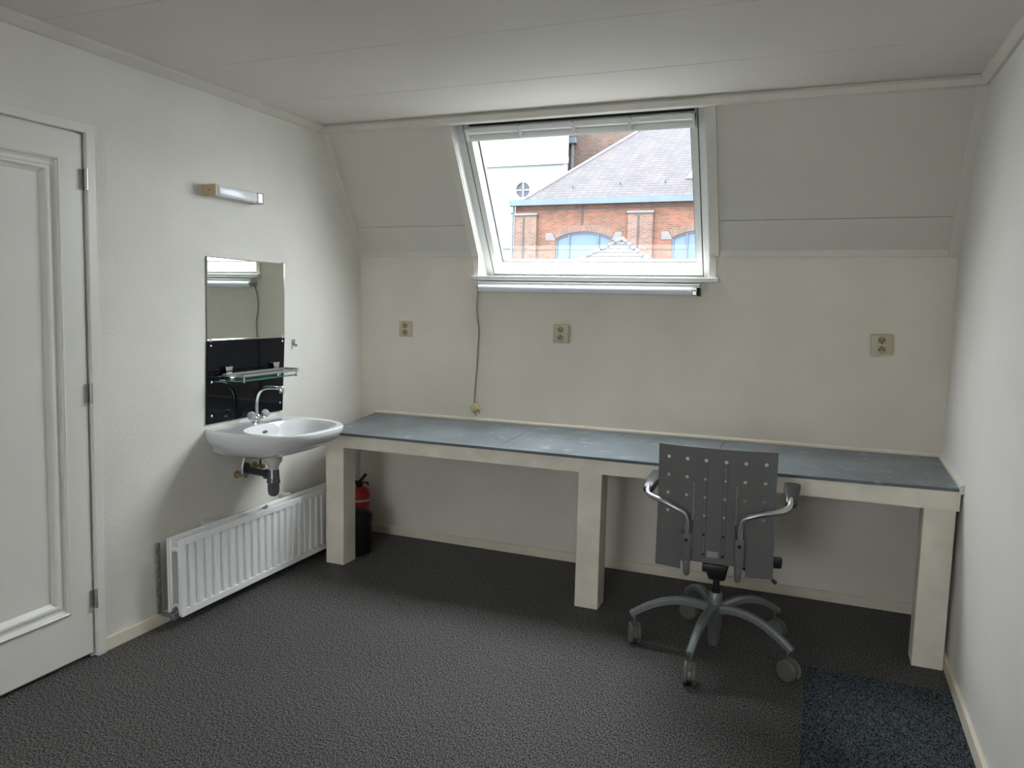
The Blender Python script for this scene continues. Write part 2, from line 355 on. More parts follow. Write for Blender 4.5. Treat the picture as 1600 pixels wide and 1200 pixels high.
# batten round the desk top
def zt(x, y):                                    # height of the desk top, slightly out of level
    f = min(max(-y / 0.62, 0), 1); k = x / W
    back = 0.758 + 0.021 * k; front = 0.738 + 0.012 * min(k, .6) + (0.030 * max(0, k - .6) / .4 if k > .6 else 0) * .6
    return back * (1 - f) + front * f
b = nb()
n = 8
for i in range(n):
    x0 = 0.11 + (W - 0.11) * i / n; x1 = 0.11 + (W - 0.11) * (i + 1) / n; a, c = zt(x0, 0), zt(x1, 0)
    hexa(b, [(x0, -0.013, a - .004), (x1, -0.013, c - .004), (x1, 0.001, c - .004), (x0, 0.001, a - .004), (x0, -0.013, a + .008), (x1, -0.013, c + .008), (x1, 0.001, c + .016), (x0, 0.001, a + .016)])
trim(8, b, 'cream_paint', 'thin cream batten along the wall behind the desk top')
b = nb()
a, c = zt(W, 0), zt(W, -0.64)
hexa(b, [(W - .016, -0.635, c - .02), (W, -0.635, c - .02), (W, 0, a - .02), (W - .016, 0, a - .02), (W - .016, -0.635, c + .012), (W, -0.635, c + .02), (W, 0, a + .02), (W - .016, 0, a + .012)])
trim(9, b, 'white_paint', 'white batten along the desk top end at the plain side wall')
# baseboards
def base(name, label, *args):
    b = nb(); box(b, *args, 0.003); struct(name, b, 'cream_paint', label, 'baseboard')
base('baseboard_back', 'cream baseboard along the wall under the desk', 0, W, -0.013, 0.002, 0, 0.052)
base('baseboard_left', 'cream baseboard between door frame and radiator corner', -0.002, 0.013, DY1 - 0.012, 0, 0, 0.055)
base('baseboard_right', 'cream baseboard along the plain side wall', W - 0.014, W + 0.002, YR, 0, 0, 0.058)

# ------------------------------------------------------------------ door
def shear(bm):                                   # the old frame leans a little along the wall
    for v in bm.verts: v.co.y += 0.0145 * (v.co.z - 1.0) * (1 if v.co.z > 0.02 else 1)
    return bm
dr = thing('door_1', 'white panelled door in a white frame, hinged beside the washbasin wall', 'door', (0, -2.35, 0), kind='structure')
b = nb()
box(b, -0.13, 0.020, DY1 - 0.038, DY1, 0, DZ, 0.003); box(b, -0.13, 0.020, DY0, DY0 + 0.038, 0, DZ, 0.003); box(b, -0.13, 0.0195, DY0, DY1, DZ - 0.038, DZ, 0.003)
obj('door_frame', shear(b), 'door_paint', dr)
b = nb(); box(b, -0.05, -0.006, DY1 - 0.05, DY1 - 0.036, 0, DZ - 0.036); box(b, -0.05, -0.006, DY0 + .036, DY1 - 0.036, DZ - 0.048, DZ - 0.036)
obj('rebate', shear(b), 'door_paint', dr)
LY0, LY1, LZ0, LZ1 = DY0 + 0.045, DY1 - 0.049, 0.022, DZ - 0.045
PY0, PY1, PZ0, PZ1 = LY0 + 0.105, -2.017, 0.218, 1.945
XF = 0.006
b = nb()
box(b, -0.034, XF, LY0, PY0, LZ0, LZ1); box(b, -0.034, XF, PY1, LY1, LZ0, LZ1); box(b, -0.034, XF, PY0, PY1, LZ0, PZ0); box(b, -0.034, XF, PY0, PY1, PZ1, LZ1)
leaf = obj('door_leaf', shear(b), 'door_paint', dr)
b = nb(); box(b, -0.03, -0.010, PY0, PY1, PZ0, PZ1); obj('door_panel', shear(b), 'door_paint', leaf)
def mould(prof, name):                           # mitred moulding, prof = (inset, x)
    b = nb(); rings = []
    for ins, x in prof:
        rings.append([b.verts.new(p) for p in ((x, PY0 + ins, PZ0 + ins), (x, PY1 - ins, PZ0 + ins), (x, PY1 - ins, PZ1 - ins), (x, PY0 + ins, PZ1 - ins))])
    for r0, r1 in zip(rings, rings[1:]):
        for k in range(4): b.faces.new((r0[k], r0[(k + 1) % 4], r1[(k + 1) % 4], r1[k]))
    obj(name, shear(b), 'door_paint', leaf)
mould([(-0.004, XF - .004), (-0.004, XF + .009), (0.002, XF + .012), (0.006, XF + .009), (0.007, XF + .002), (0.016, XF - .003), (0.026, XF - .004), (0.034, XF + .003), (0.042, XF + .003), (0.046, XF - .005), (0.056, -0.007), (0.06, -0.0101)], 'moulding')
for z0, z1 in ((1.845, 1.925), (1.028, 1.108), (0.205, 0.282)):
    b = nb(); lathe(b, [(0.0065, z0), (0.0065, (z0 * .35 + z1 * .65) - .001), (0.0055, z0 * .35 + z1 * .65), (0.0065, (z0 * .35 + z1 * .65) + .001), (0.0065, z1)], 12, TR(0.020, DY1 - 0.043, 0))
    box(b, 0.004, 0.009, DY1 - 0.062, DY1 - 0.043, z0 + .004, z1 - .004)
    obj('hinge', shear(b), 'brushed', dr, True)
b = nb(); box(b, -0.14, -0.02, DY0 + .03, DY1 - .03, 0, 0.012, 0.003); obj('threshold', b, 'gasket', dr)
b = nb(); box(b, -0.16, -0.135, DY0, DY1, 0, DZ); obj('door_backing', b, 'dark_gap', dr)
b = nb(); tube(b, smooth([(0.006, LY0 + .06, 1.03), (0.05, LY0 + .06, 1.03), (0.055, LY0 + .08, 1.03), (0.055, LY0 + .17, 1.028)], 4), 0.009, 8); box(b, 0.004, 0.01, LY0 + .035, LY0 + .085, .93, 1.09, .002)
obj('door_handle', b, 'alu', dr, True)

# ------------------------------------------------------------------ roof window
win = thing('window_1', 'white tilting roof window with a ventilation flap along its head', 'window', (1.445, 0, 1.6), kind='structure')
FX0, FX1, FS0, FS1 = WX0 + 0.004, WX1 - 0.004, -0.172, 0.775
def ring(bm, x0, x1, s0, s1, wx, wb, wt, o0, o1):   # rectangular ring on the slope
    sbox(bm, x0, x0 + wx, s0, s1, o0, o1); sbox(bm, x1 - wx, x1, s0, s1, o0, o1)
    sbox(bm, x0 + wx, x1 - wx, s0, s0 + wb, o0, o1); sbox(bm, x0 + wx, x1 - wx, s1 - wt, s1, o0, o1)
b = nb(); ring(b, FX0, FX1, FS0, FS1, 0.036, 0.022, 0.04, 0.048, 0.15); obj('window_frame', b, 'window_white', win)
GX0, GX1 = WX0 + 0.047, WX1 - 0.046
b = nb(); ring(b, FX0 + .03, FX1 - .03, FS0 + .018, FS1 - .03, 0.014, 0.01, 0.012, 0.056, 0.12); obj('weather_seal', b, 'gasket', win)
b = nb(); ring(b, GX0, GX1, FS0 + 0.031, 0.727, 0.030, 0.030, 0.07, 0.046, 0.13); obj('sash', b, 'window_white', win)
b = nb()                                          # inner bevelled bead of the sash
x0, x1, s0, s1 = GX0 + .028, GX1 - .005, FS0 + .058, 0.66
r0 = [(x0, s0), (x1 - .016, s0), (x1 - .016, s1), (x0, s1)]; r1 = [(x0 + .02, s0 + .032), (x1 - .028, s0 + .032), (x1 - .028, s1 - .012), (x0 + .02, s1 - .012)]
A = [b.verts.new(sp(x, s, 0.054)) for x, s in r0]; A2 = [b.verts.new(sp(x + (0.004 if i in (0, 3) else -.004), s + (.005 if i < 2 else -.004), 0.056)) for i, (x, s) in enumerate(r0)]
B = [b.verts.new(sp(x, s, 0.088)) for x, s in r1]; Bo = [b.verts.new(sp(x, s, 0.118)) for x, s in r1]; Ao = [b.verts.new(sp(x, s, 0.118)) for x, s in r0]
for p, q in ((A, A2), (A2, B), (B, Bo), (Bo, Ao), (Ao, A)):
    for k in range(4): b.faces.new((p[k], p[(k + 1) % 4], q[(k + 1) % 4], q[k]))
obj('glazing_bead', b, 'window_white', win)
qx0, qx1, qs0, qs1 = r1[0][0], r1[1][0], r1[0][1], r1[2][1]
b = nb(); ring(b, qx0 - .002, qx1 + .002, qs0 - .002, qs1 + .002, 0.009, 0.005, 0.018, 0.086, 0.106); obj('glass_gasket', b, 'gasket', win)
b = nb(); v = [b.verts.new(sp(x, s, 0.096)) for x, s in ((qx0, qs0), (qx1, qs0), (qx1, qs1), (qx0, qs1))]; b.faces.new(v)
obj('pane', b, 'window_pane', win)
# ventilation flap
fl0, fl1 = 0.868, 2.040
b = nb(); prof = [(0.652, 0.046), (0.652, 0.020), (0.658, 0.018), (0.664, 0.022), (0.676, 0.034), (0.684, 0.034), (0.688, 0.020), (0.700, 0.006), (0.712, 0.006), (0.722, 0.016), (0.726, 0.046)]
A = [b.verts.new(sp(fl0, s, o)) for s, o in prof]; B = [b.verts.new(sp(fl1, s, o)) for s, o in prof]
b.faces.new(A); b.faces.new(B[::-1])
for k in range(len(prof)): b.faces.new((A[k], A[(k + 1) % len(prof)], B[(k + 1) % len(prof)], B[k]))
fl = obj('ventilation_flap', b, 'white_plastic', win)
for x in (fl0 + .006, 1.167, 1.451, 1.736, fl1 - .006):
    b = nb(); sbox(b, x - .006, x + .006, 0.662, 0.722, 0.001, 0.04); obj('flap_rib', b, 'white_plastic', fl)
b = nb(); sbox(b, fl0 + .02, fl1 - .004, 0.727, 0.739, 0.03, 0.05); obj('air_slot', b, 'dark_gap', win)
# lining, casing, sill
b = nb()
for x0, x1 in ((WX0 - .002, WX0 + .004), (WX1 - .004, WX1 + .002)):
    prism(b, [(-0.004, 1.60), (0.24, 1.60)] + [(sp(0, s, o).y, sp(0, s, o).z) for s, o in ((-.11, .19), (0.80, .19), (0.775, -0.004), (-.004, -.004))], 'x', x0, x1)
sbox(b, WX0, WX1, 0.768, 0.778, -0.004, 0.19)
obj('reveal', b, 'window_white', win)
b = nb(); sbox(b, 0.757, WX0, 0.0, 0.79, -0.014, 0.002); sbox(b, WX1, 2.138, 0.0, 0.79, -0.014, 0.002); sbox(b, WX0, WX1, 0.776, 0.80, -0.008, 0.004)
obj('casing', b, 'white_paint', win)
b = nb(); box(b, 0.768, WX0, -0.014, 0.003, 1.60, ZK + .004, 0.0015); box(b, WX1, 2.128, -0.014, 0.003, 1.60, ZK + .004, 0.0015); obj('lower_casing', b, 'white_paint', win)
b = nb(); box(b, 0.764, 2.143, -0.040, 0.0, 1.578, 1.601, 0.003); box(b, WX0, WX1, -0.01, 0.25, 1.578, 1.601); obj('window_sill', b, 'window_white', win)

# ================================================================== DESK
desk = thing('desk', 'long cream painted built-in desk with a slate blue linoleum top on three posts', 'desk', (1.68, -0.31, 0))
YF, YL = -0.625, -0.605
xs = [0.0, 1.19, 2.215, W - 0.012]
def xl(y): return 0.112 + 0.075 * (-y / 0.62)     # the free end runs slightly askew
for i in range(3):
    top = nb(); n = 5
    a = xs[i] + (0.0012 if i else 0); c = xs[i + 1] - (0.0012 if i < 2 else 0)
    for yb, yf in ((-0.003, YF),):
        for k in range(n):
            def X(t, y):
                x0 = xl(y) if i == 0 else a
                return x0 + (c - x0) * t
            t0, t1 = k / n, (k + 1) / n
            p = [(X(t0, yf), yf), (X(t1, yf), yf), (X(t1, yb), yb), (X(t0, yb), yb)]
            hexa(top, [(x, y, zt(x, y) - 0.013) for x, y in p] + [(x, y, zt(x, y)) for x, y in p])
    bmesh.ops.remove_doubles(top, verts=top.verts, dist=1e-5)
    obj('desk_top', top, 'slate_lino', desk, label='slate blue-grey linoleum board with pale scuffs')
b = nb(); n = 10
for i in range(n):
    x0 = 0.174 + (3.192 - 0.174) * i / n; x1 = 0.174 + (3.192 - 0.174) * (i + 1) / n
    hexa(b, [(x0, YL - .012, .657 + .004 * x0), (x1, YL - .012, .657 + .004 * x1), (x1, YL + .02, .657 + .004 * x1), (x0, YL + .02, .657 + .004 * x0),
             (x0, YL - .012, zt(x0, -.61) - .012), (x1, YL - .012, zt(x1, -.61) - .012), (x1, YL + .02, zt(x1, -.6) - .012), (x0, YL + .02, zt(x0, -.6) - .012)])
bmesh.ops.remove_doubles(b, verts=b.verts, dist=1e-5)
obj('apron', b, 'desk_paint', desk)
b = nb(); box(b, 0.174, 0.20, YL, -0.004, .66, .735); obj('side_rail', b, 'desk_paint', desk)
b = nb(); box(b, 0.19, W, -0.04, -0.002, .69, .745); obj('wall_rail', b, 'desk_paint', desk)
for x in (0.174, 1.612, 3.068):
    b = nb(); box(b, x, x + 0.115, YL - (0.0 if x > .1 else 0), YL + 0.115, 0, 0.662 + .004 * x, 0.002, 1); obj('leg', b, 'desk_paint', desk)

# ================================================================== WASHBASIN WALL
# mirror
b = nb()
q = [(-1.274, 1.636), (-0.726, 1.631), (-0.732, 1.246), (-1.279, 1.249)]
hexa(b, [(0.0, y, z) for y, z in q] + [(0.006, y, z) for y, z in q])
mi = thing('mirror', 'rectangular frameless mirror above the black glass panel', 'mirror', (0, -1.0, 1.246))
obj('mirror_glass', b, 'mirror', mi)
b = nb(); e = 0.0045
for k in range(4):
    a, c = Vector((0, *q[k])), Vector((0, *q[(k + 1) % 4])); t = (c - a).normalized(); nn = Vector((0, t.z, -t.y))
    hexa(b, [(0.0, *(a + nn * e * -0.0).yz), (0.0, *c.yz), (0.0, *(c + nn * e).yz), (0.0, *(a + nn * e).yz), (0.0075, *a.yz), (0.0075, *c.yz), (0.0064, *(c + nn * e).yz), (0.0064, *(a + nn * e).yz)])
obj('bevelled_edge', b, 'chrome', mi)
for y, z in ((-1.262, 1.249), (-0.745, 1.247), (-0.745, 1.630)):
    b = nb(); box(b, 0.0, 0.0095, y - .009, y + .009, z - .007, z + .006, 0.002); obj('mirror_clip', b, 'chrome', mi)
# black panel
bp_ = thing('splash_panel', 'glossy black glass splash panel screwed to the wall above the washbasin', 'splash panel', (0, -1.02, 0.857))
q = [(-1.296, 0.856), (-0.756, 0.859), (-0.733, 1.243), (-1.281, 1.245)]
b = nb(); hexa(b, [(0.0, y, z) for y, z in q] + [(0.009, y, z) for y, z in q]); obj('glass_panel', b, 'black_glass', bp_)
for y, z in ((-1.262, 1.222), (-0.752, 1.224), (-1.262, 1.052), (-1.265, 0.892), (-0.777, 0.90)):
    b = nb(); lathe(b, [(0.0055, 0), (0.0055, .002), (0.003, .0035)], 10, TR(0.0085, y, z, 0, PI / 2)); obj('screw', b, 'chrome', bp_, True)
# glass shelf
sh = thing('glass_shelf', 'narrow green-edged glass shelf with a chrome rail above the washbasin', 'shelf', (0.0, -1.0, 1.05))
b = nb(); prism(b, [(0.012, -1.215), (0.115, -1.215), (0.135, -1.195), (0.135, -0.80), (0.115, -0.775), (0.012, -0.775)], 'z', 1.055, 1.062); obj('shelf_glass', b, 'glass_green', sh)
b = nb(); path = [(0.034, -1.218), (0.118, -1.218), (0.140, -1.196), (0.140, -0.79), (0.118, -0.768), (0.034, -0.768), (0.034, -1.218)]
for (x0, y0), (x1, y1) in zip(path, path[1:]):
    d = Vector((x1 - x0, y1 - y0, 0)).normalized(); n_ = Vector((-d.y, d.x, 0)) * 0.002
    hexa(b, [(x0 - n_.x, y0 - n_.y, 1.078), (x1 - n_.x, y1 - n_.y, 1.078), (x1 + n_.x, y1 + n_.y, 1.078), (x0 + n_.x, y0 + n_.y, 1.078), (x0 - n_.x, y0 - n_.y, 1.09), (x1 - n_.x, y1 - n_.y, 1.09), (x1 + n_.x, y1 + n_.y, 1.09), (x0 + n_.x, y0 + n_.y, 1.09)])
obj('rail', b, 'brushed', sh)
for x, y in ((0.139, -1.185), (0.139, -0.80)):
    b = nb(); lathe(b, [(0.004, 1.05), (0.004, 1.084)], 8, TR(x - .006, y, 0)); obj('rail_post', b, 'chrome', sh, True)
for y in (-1.168, -0.826):
    b = nb(); prism(b, [(y - .024, 1.120), (y + .024, 1.120), (y + .017, 1.085), (y - .017, 1.085)], 'x', 0.0092, 0.03); box(b, 0.0092, 0.05, y - .012, y + .012, 1.050, 1.072, 0.003); obj('bracket', b, 'chrome', sh)

# wall hook
hk = thing('wall_hook', 'tiny grey metal hook on the wall beside the splash panel', 'hook', (0, -0.652, 1.19))
b = nb(); box(b, 0.0, 0.004, -0.664, -0.640, 1.198, 1.232, 0.001); obj('hook_plate', b, 'galvanised', hk)
b = nb(); tube(b, smooth([(0.003, -0.652, 1.21), (0.016, -0.652, 1.198), (0.022, -0.652, 1.196), (0.024, -0.652, 1.206)], 4), 0.004, 8); obj('hook_arm', b, 'galvanised', hk, True)

# wall light above the mirror
wl = thing('wall_light', 'short white tube wall light with beige end caps above the mirror', 'wall light', (0, -1.12, 1.90))
b = nb(); box(b, 0.0, 0.076, -1.285, -1.268, 1.905, 1.958, 0.003); ca = obj('end_cap', b, 'lamp_beige', wl)
b = nb(); lathe(b, [(0.003, 0), (0.003, 0.001)], 8, TR(0.04, -1.2855, 1.932, PI / 2)); obj('screw_hole', b, 'dark_gap', ca)
b = nb(); box(b, 0.0, 0.076, -0.972, -0.960, 1.905, 1.958, 0.003); obj('end_cap', b, 'lamp_beige', wl)
b = nb(); box(b, 0.0, 0.03, -1.27, -0.97, 1.912, 1.95); obj('housing', b, 'white_paint', wl)
b = nb(); box(b, 0.026, 0.078, -1.268, -1.005, 1.908, 1.955, 0.01, 3); obj('diffuser', b, 'lamp_white', wl, True)
b = nb(); box(b, 0.026, 0.0775, -1.006, -0.971, 1.907, 1.956, 0.004); obj('end_band', b, 'alu', wl)

# washbasin
BY, RX = -1.045, 0.505
wb = thing('washbasin', 'white ceramic wall-hung washbasin with curved front', 'washbasin', (0.0, BY, 0.68))
def outline(scale, z, xin=0.0, hw=0.292, depth=RX, n=36, px=0.15):
    pts = []
    for k in range(n + 1):
        t = PI * k / n - PI / 2                   # -90..90: from one wall corner round the front to the other
        cx, cy = math.cos(t), math.sin(t)
        x = depth * (abs(cx) ** 0.62); y = hw * (1 if cy > 0 else -1) * abs(cy) ** 0.62
        flare = 0.87 + 0.13 * min(1, x / 0.16)
        pts.append(Vector((px + (x - px) * scale if x > px else x + (px - x) * 0, BY + y * flare * (scale if scale < 1 else 1), z)))
    return pts
def basin_ring(z, fx, fy, cxs=0.0):
    out = []
    for p in outline(1.0, z):                      # fuller towards the wall, where the body is deeper
        k = max(0.0, 1 - p.x / RX) ** 1.6; g = fy + max(0.0, 0.82 - fy) * k; out.append(Vector((p.x * fx, BY + (p.y - BY) * g, z + max(0, 0.78 - z) * 0.40 * k)))
    return out
b = nb()
prof_out = [(0.835, 0.985, 0.985), (0.829, 1.0, 1.0), (0.815, 1.0, 1.0), (0.80, 0.985, 0.985), (0.77, 0.93, 0.95), (0.74, 0.83, 0.88), (0.715, 0.70, 0.76), (0.69, 0.52, 0.56), (0.675, 0.36, 0.36), (0.672, 0.2, 0.2)]
rings = [[b.verts.new(p) for p in basin_ring(z, fx, fy)] for z, fx, fy in prof_out]
for a, c in zip(rings, rings[1:]):
    for k in range(len(a) - 1): b.faces.new((a[k], a[k + 1], c[k + 1], c[k]))
b.faces.new(rings[-1])
# wall side
for a, c in zip(rings, rings[1:]): b.faces.new((a[-1], a[0], c[0], c[-1]))
# rim and bowl: bowl opening is an oval set forward of the tap deck
n = len(rings[0])
def bowl(f, z, k):
    t = PI * k / (n - 1) - PI / 2
    cx, cy = math.cos(t), math.sin(t)
    # full oval sampled with the same count: front half follows the rim, rear half flattened
    ang = 2 * PI * k / (n - 1) - PI
    x = 0.275 + math.cos(ang) * (0.205 if math.cos(ang) > 0 else 0.165) * f; y = BY + math.sin(ang) * 0.245 * f * (1 - .12 * (math.cos(ang) < 0) * abs(math.cos(ang)))
    return Vector((x, y, z))
m_ = 48
def oval(f, z, dx=0.0): 
    out = []
    for k in range(m_):
        ang = 2 * PI * k / m_; ca_, sa_ = math.cos(ang), math.sin(ang)
        ex = abs(ca_) ** 0.85 * (1 if ca_ > 0 else -1); ey = abs(sa_) ** 0.85 * (1 if sa_ > 0 else -1)
        out.append(Vector((0.285 + dx + ex * (0.19 if ca_ > 0 else 0.165) * f, BY + ey * 0.243 * f, z)))
    return out
br = [[b.verts.new(p) for p in oval(f, z, dx)] for f, z, dx in ((1.0, 0.833, 0), (0.97, 0.826, 0), (0.93, 0.80, 0), (0.84, 0.765, -.005), (0.66, 0.735, -.02), (0.40, 0.716, -.04), (0.12, 0.708, -.06))]
for a, c in zip(br, br[1:]):
    for k in range(m_): b.faces.new((a[k], a[(k + 1) % m_], c[(k + 1) % m_], c[k]))
b.faces.new(br[-1])
# rim surface: bridge the outer rim loop to the bowl loop
outer = rings[0]
eds = []
for k in range(len(outer)):
    e_ = b.edges.get((outer[k], outer[(k + 1) % len(outer)])) or b.edges.new((outer[k], outer[(k + 1) % len(outer)])); eds.append(e_)
for k in range(m_): eds.append(b.edges.get((br[0][k], br[0][(k + 1) % m_])))
bmesh.ops.bridge_loops(b, edges=eds)
basin = obj('basin', b, 'ceramic', wb, True)
b = nb(); lathe(b, [(0.018, 0), (0.018, .004), (0.010, .004), (0.010, .001)], 14, TR(0.225, BY, 0.708)); obj('waste_ring', b, 'chrome', wb, True)
b = nb(); lathe(b, [(0.017, 0), (0.015, .003), (0.004, .004)], 14, TR(0.133, BY, 0.795, 0, math.radians(60)) @ Matrix.Diagonal((.45, 1.2, 1, 1))); obj('overflow_slot', b, 'black_plastic', wb, True)
# tap
tp = thing('tap', 'chrome mixer tap with swan neck spout and crystal knobs', 'tap', (0.075, BY + .012, 0.833))
TY = BY + .012
b = nb(); lathe(b, [(0.026, 0.832), (0.026, 0.838), (0.019, 0.843), (0.017, 0.866), (0.012, 0.876)], 18, TR(0.075, TY, 0)); tube(b, [(0.075, TY - .034, 0.856), (0.075, TY + .034, 0.856)], 0.0135, 14); obj('tap_body', b, 'chrome', tp, True)
b = nb(); tube(b, smooth([(0.075, TY, 0.868), (0.073, TY, 0.91), (0.077, TY, 0.955), (0.098, TY, 0.995), (0.14, TY, 1.013), (0.19, TY, 1.016), (0.222, TY, 1.014)], 6), 0.0095, 12); so = obj('spout', b, 'chrome', tp, True)
b = nb(); lathe(b, [(0.012, 0.992), (0.013, 1.0), (0.013, 1.02), (0.008, 1.027)], 14, TR(0.226, TY, 0)); obj('aerator', b, 'chrome', so, True)
for s in (-1, 1):
    dv = Vector((0.35, 0.62 * s, 0.62)).normalized(); p0 = Vector((0.075, TY + .03 * s, 0.856))
    b = nb(); tube(b, [p0, p0 + dv * 0.022], 0.010, 12); st = obj('tap_stem', b, 'chrome', tp, True)
    b = nb(); tube(b, [p0 + dv * 0.018, p0 + dv * 0.024, p0 + dv * 0.04, p0 + dv * 0.048], [0.014, 0.022, 0.021, 0.012], 8); obj('tap_knob', b, 'crystal', st)
b = nb(); pts = smooth([(0.10, TY, 0.845), (0.112, TY + .002, 0.84), (0.122, TY - .003, 0.826), (0.128, BY + .003, 0.808)], 6)
for k, p in enumerate(pts): lathe(b, [(0.0005, -.0022), (0.0022, 0), (0.0005, .0022)], 6, Matrix.Translation(p))
obj('plug_chain', b, 'chrome', tp)
# trap and pipes
tr = thing('drain_trap', 'dark grey bottle trap hanging below the washbasin', 'drain trap', (0.182, BY, 0.48))
X0 = 0.182
b = nb(); lathe(b, [(0.043, 0.677), (0.044, 0.655), (0.040, 0.648)], 20, TR(X0, BY, 0)); obj('waste_collar', b, 'pale_plastic', tr, True)
b = nb(); lathe(b, [(0.030, 0.650), (0.030, 0.634), (0.026, 0.631), (0.026, 0.612)], 20, TR(X0, BY, 0)); obj('tail_piece', b, 'pale_plastic', tr, True)
b = nb(); lathe(b, [(0.026, 0.614), (0.028, 0.605), (0.031, 0.56), (0.033, 0.556), (0.033, 0.546), (0.029, 0.543), (0.029, 0.51), (0.026, 0.49), (0.016, 0.480), (0.005, 0.478)], 20, TR(X0, BY, 0)); obj('trap_bottle', b, 'trap_plastic', tr, True)
b = nb(); tube(b, [(X0, BY, 0.583), (0.0, BY + .01, 0.592)], 0.0175, 14); obj('waste_pipe', b, 'grey_pipe', tr, True)
b = nb(); tube(b, [(X0 - .015, BY, 0.584), (X0 - .045, BY, 0.585)], 0.026, 14); obj('union_nut', b, 'grey_pipe', tr, True)
b = nb(); lathe(b, [(0.034, 0.0), (0.034, 0.006), (0.02, 0.01)], 16, TR(0, BY + .01, 0.592, 0, PI / 2)); obj('wall_rosette', b, 'grey_pipe', tr, True)
for k, (y, lab) in enumerate(((-1.098, 'brass stop valve with a thin grey supply pipe, on the door side of the trap'), (-0.968, 'dark stop valve with a thin supply pipe, on the desk side of the trap'))):
    v_ = thing('stop_valve', lab, 'valve', (0.0, y, 0.57), 'stop valves under the washbasin')
    zc = 0.578 if k == 0 else 0.60
    b = nb(); tube(b, [(0.0, y, zc), (0.045, y, zc)], 0.010, 10); lathe(b, [(0.02, 0), (0.02, .004), (.012, .007)], 12, TR(0, y, zc, 0, PI / 2)); obj('valve_body', b, 'brass', v_, True)
    b = nb(); box(b, 0.045, 0.062, y - .011, y + .011, zc - .011, zc + .011, .003); obj('valve_knob', b, 'galvanised', v_)
    b = nb(); tube(b, smooth([(0.038, y, zc), (0.038, y, zc + .04), (0.042, y + (.015 if k == 0 else -.01), zc + .09), (0.05, y + (.025 if k == 0 else -.02), 0.700)], 5), 0.0055, 8); obj('supply_pipe', b, 'alu' if k == 0 else 'grey_pipe', v_, True)

# radiator
ra = thing('radiator', 'white ribbed panel radiator low on the wall below the washbasin', 'radiator', (0.08, -0.97, 0.05))
RY0, RY1, RZ0, RZ1 = -1.582, -0.36, 0.050, 0.398
def panel(xb, xf, sgn):
    b = nb(); d = 0.011 * sgn
    y0, y1 = RY0 + .028, RY1 - .028; z0, z1 = RZ0 + .032, RZ1 - .03
    box(b, min(xb, xf - d), max(xb, xf - d), RY0 + .006, RY1 - .006, RZ0 + .006, RZ1 - .006)
    x0, x1 = sorted((xf - d - .0005 * sgn, xf))
    for a in ((RY0, y0, RZ0, RZ1), (y1, RY1, RZ0, RZ1), (y0, y1, RZ0, z0), (y0, y1, z1, RZ1)):
        box(b, x0, x1, *a[:2], *a[2:], 0.0025, 2)
    nr = 23; pit = (y1 - y0) / nr
    for k in range(nr):
        ya, yb = y0 + k * pit, y0 + (k + 1) * pit
        q = [(xf - d, ya + pit * .34), (xf - .001 * sgn, ya + pit * .48), (xf - .001 * sgn, yb - pit * .14), (xf - d, yb)]
        prism(b, q, 'z', z0 - .004, z1 + .004)
    return b
obj('front_panel', panel(0.098, 0.122, 1), 'radiator_paint', ra)
obj('back_panel', panel(0.064, 0.040, -1), 'radiator_paint', ra)
for z in (RZ0 + .035, RZ1 - .05):
    b = nb(); tube(b, [(0.081, RY0 + .012, z), (0.081, RY1 - .012, z)], 0.012, 10); 
    tube(b, [(0.06, RY0 + .02, z), (0.105, RY0 + .02, z)], 0.014, 10); tube(b, [(0.06, RY1 - .02, z), (0.105, RY1 - .02, z)], 0.014, 10)
    obj('header_pipe', b, 'radiator_paint', ra, True)
b = nb()
nf = 46
for k in range(nf):
    y = RY0 + .05 + (RY1 - RY0 - .1) * k / (nf - 1); box(b, 0.066, 0.096, y - .0008, y + .0008, RZ0 + .06, RZ1 - .07)
o = obj('convector_fins', b, 'rad_inside', ra); o['kind'] = 'stuff'
for y in (-1.32, -0.755):
    b = nb(); box(b, 0.0, 0.044, y - .022, y + .022, RZ1 - .012, RZ1 + .010, .003); box(b, 0.0, 0.03, y - .015, y + .015, RZ0 + .02, RZ1); box(b, 0.034, 0.05, y - .012, y + .012, RZ1 + .004, RZ1 + .013, .002)
    obj('wall_bracket', b, 'pale_plastic', ra)
b = nb(); box(b, 0.086, 0.094, -1.0, -0.982, RZ1 - .004, RZ1 + .010, .002); box(b, .07, .1, -.998, -.985, RZ1 - .01, RZ1 - .002); obj('spacer_clip', b, 'galvanised', ra)
b = nb(); box(b, 0.003, 0.012, RY0 - .026, RY0 - .006, 0.04, 0.375, .001)
for k in range(12): box(b, 0.010, 0.016, RY0 - .022, RY0 - .010, 0.06 + k * .026, 0.07 + k * .026)
obj('mounting_rail', b, 'galvanised', ra)
b = nb(); tube(b, [(0.081, RY0 + .03, RZ0 + .036), (0.081, RY0 - .005, RZ0 + .03)], 0.010, 10); tube(b, smooth([(0.081, RY0 - .004, RZ0 + .02), (0.05, RY0 - .006, RZ0 + .002), (0.0, RY0 - .006, RZ0)], 4), 0.0095, 10)
box(b, 0.07, 0.092, RY0 - .02, RY0 + .012, RZ0 - .012, RZ0 + .018, .004); obj('lockshield_valve', b, 'galvanised', ra, True)

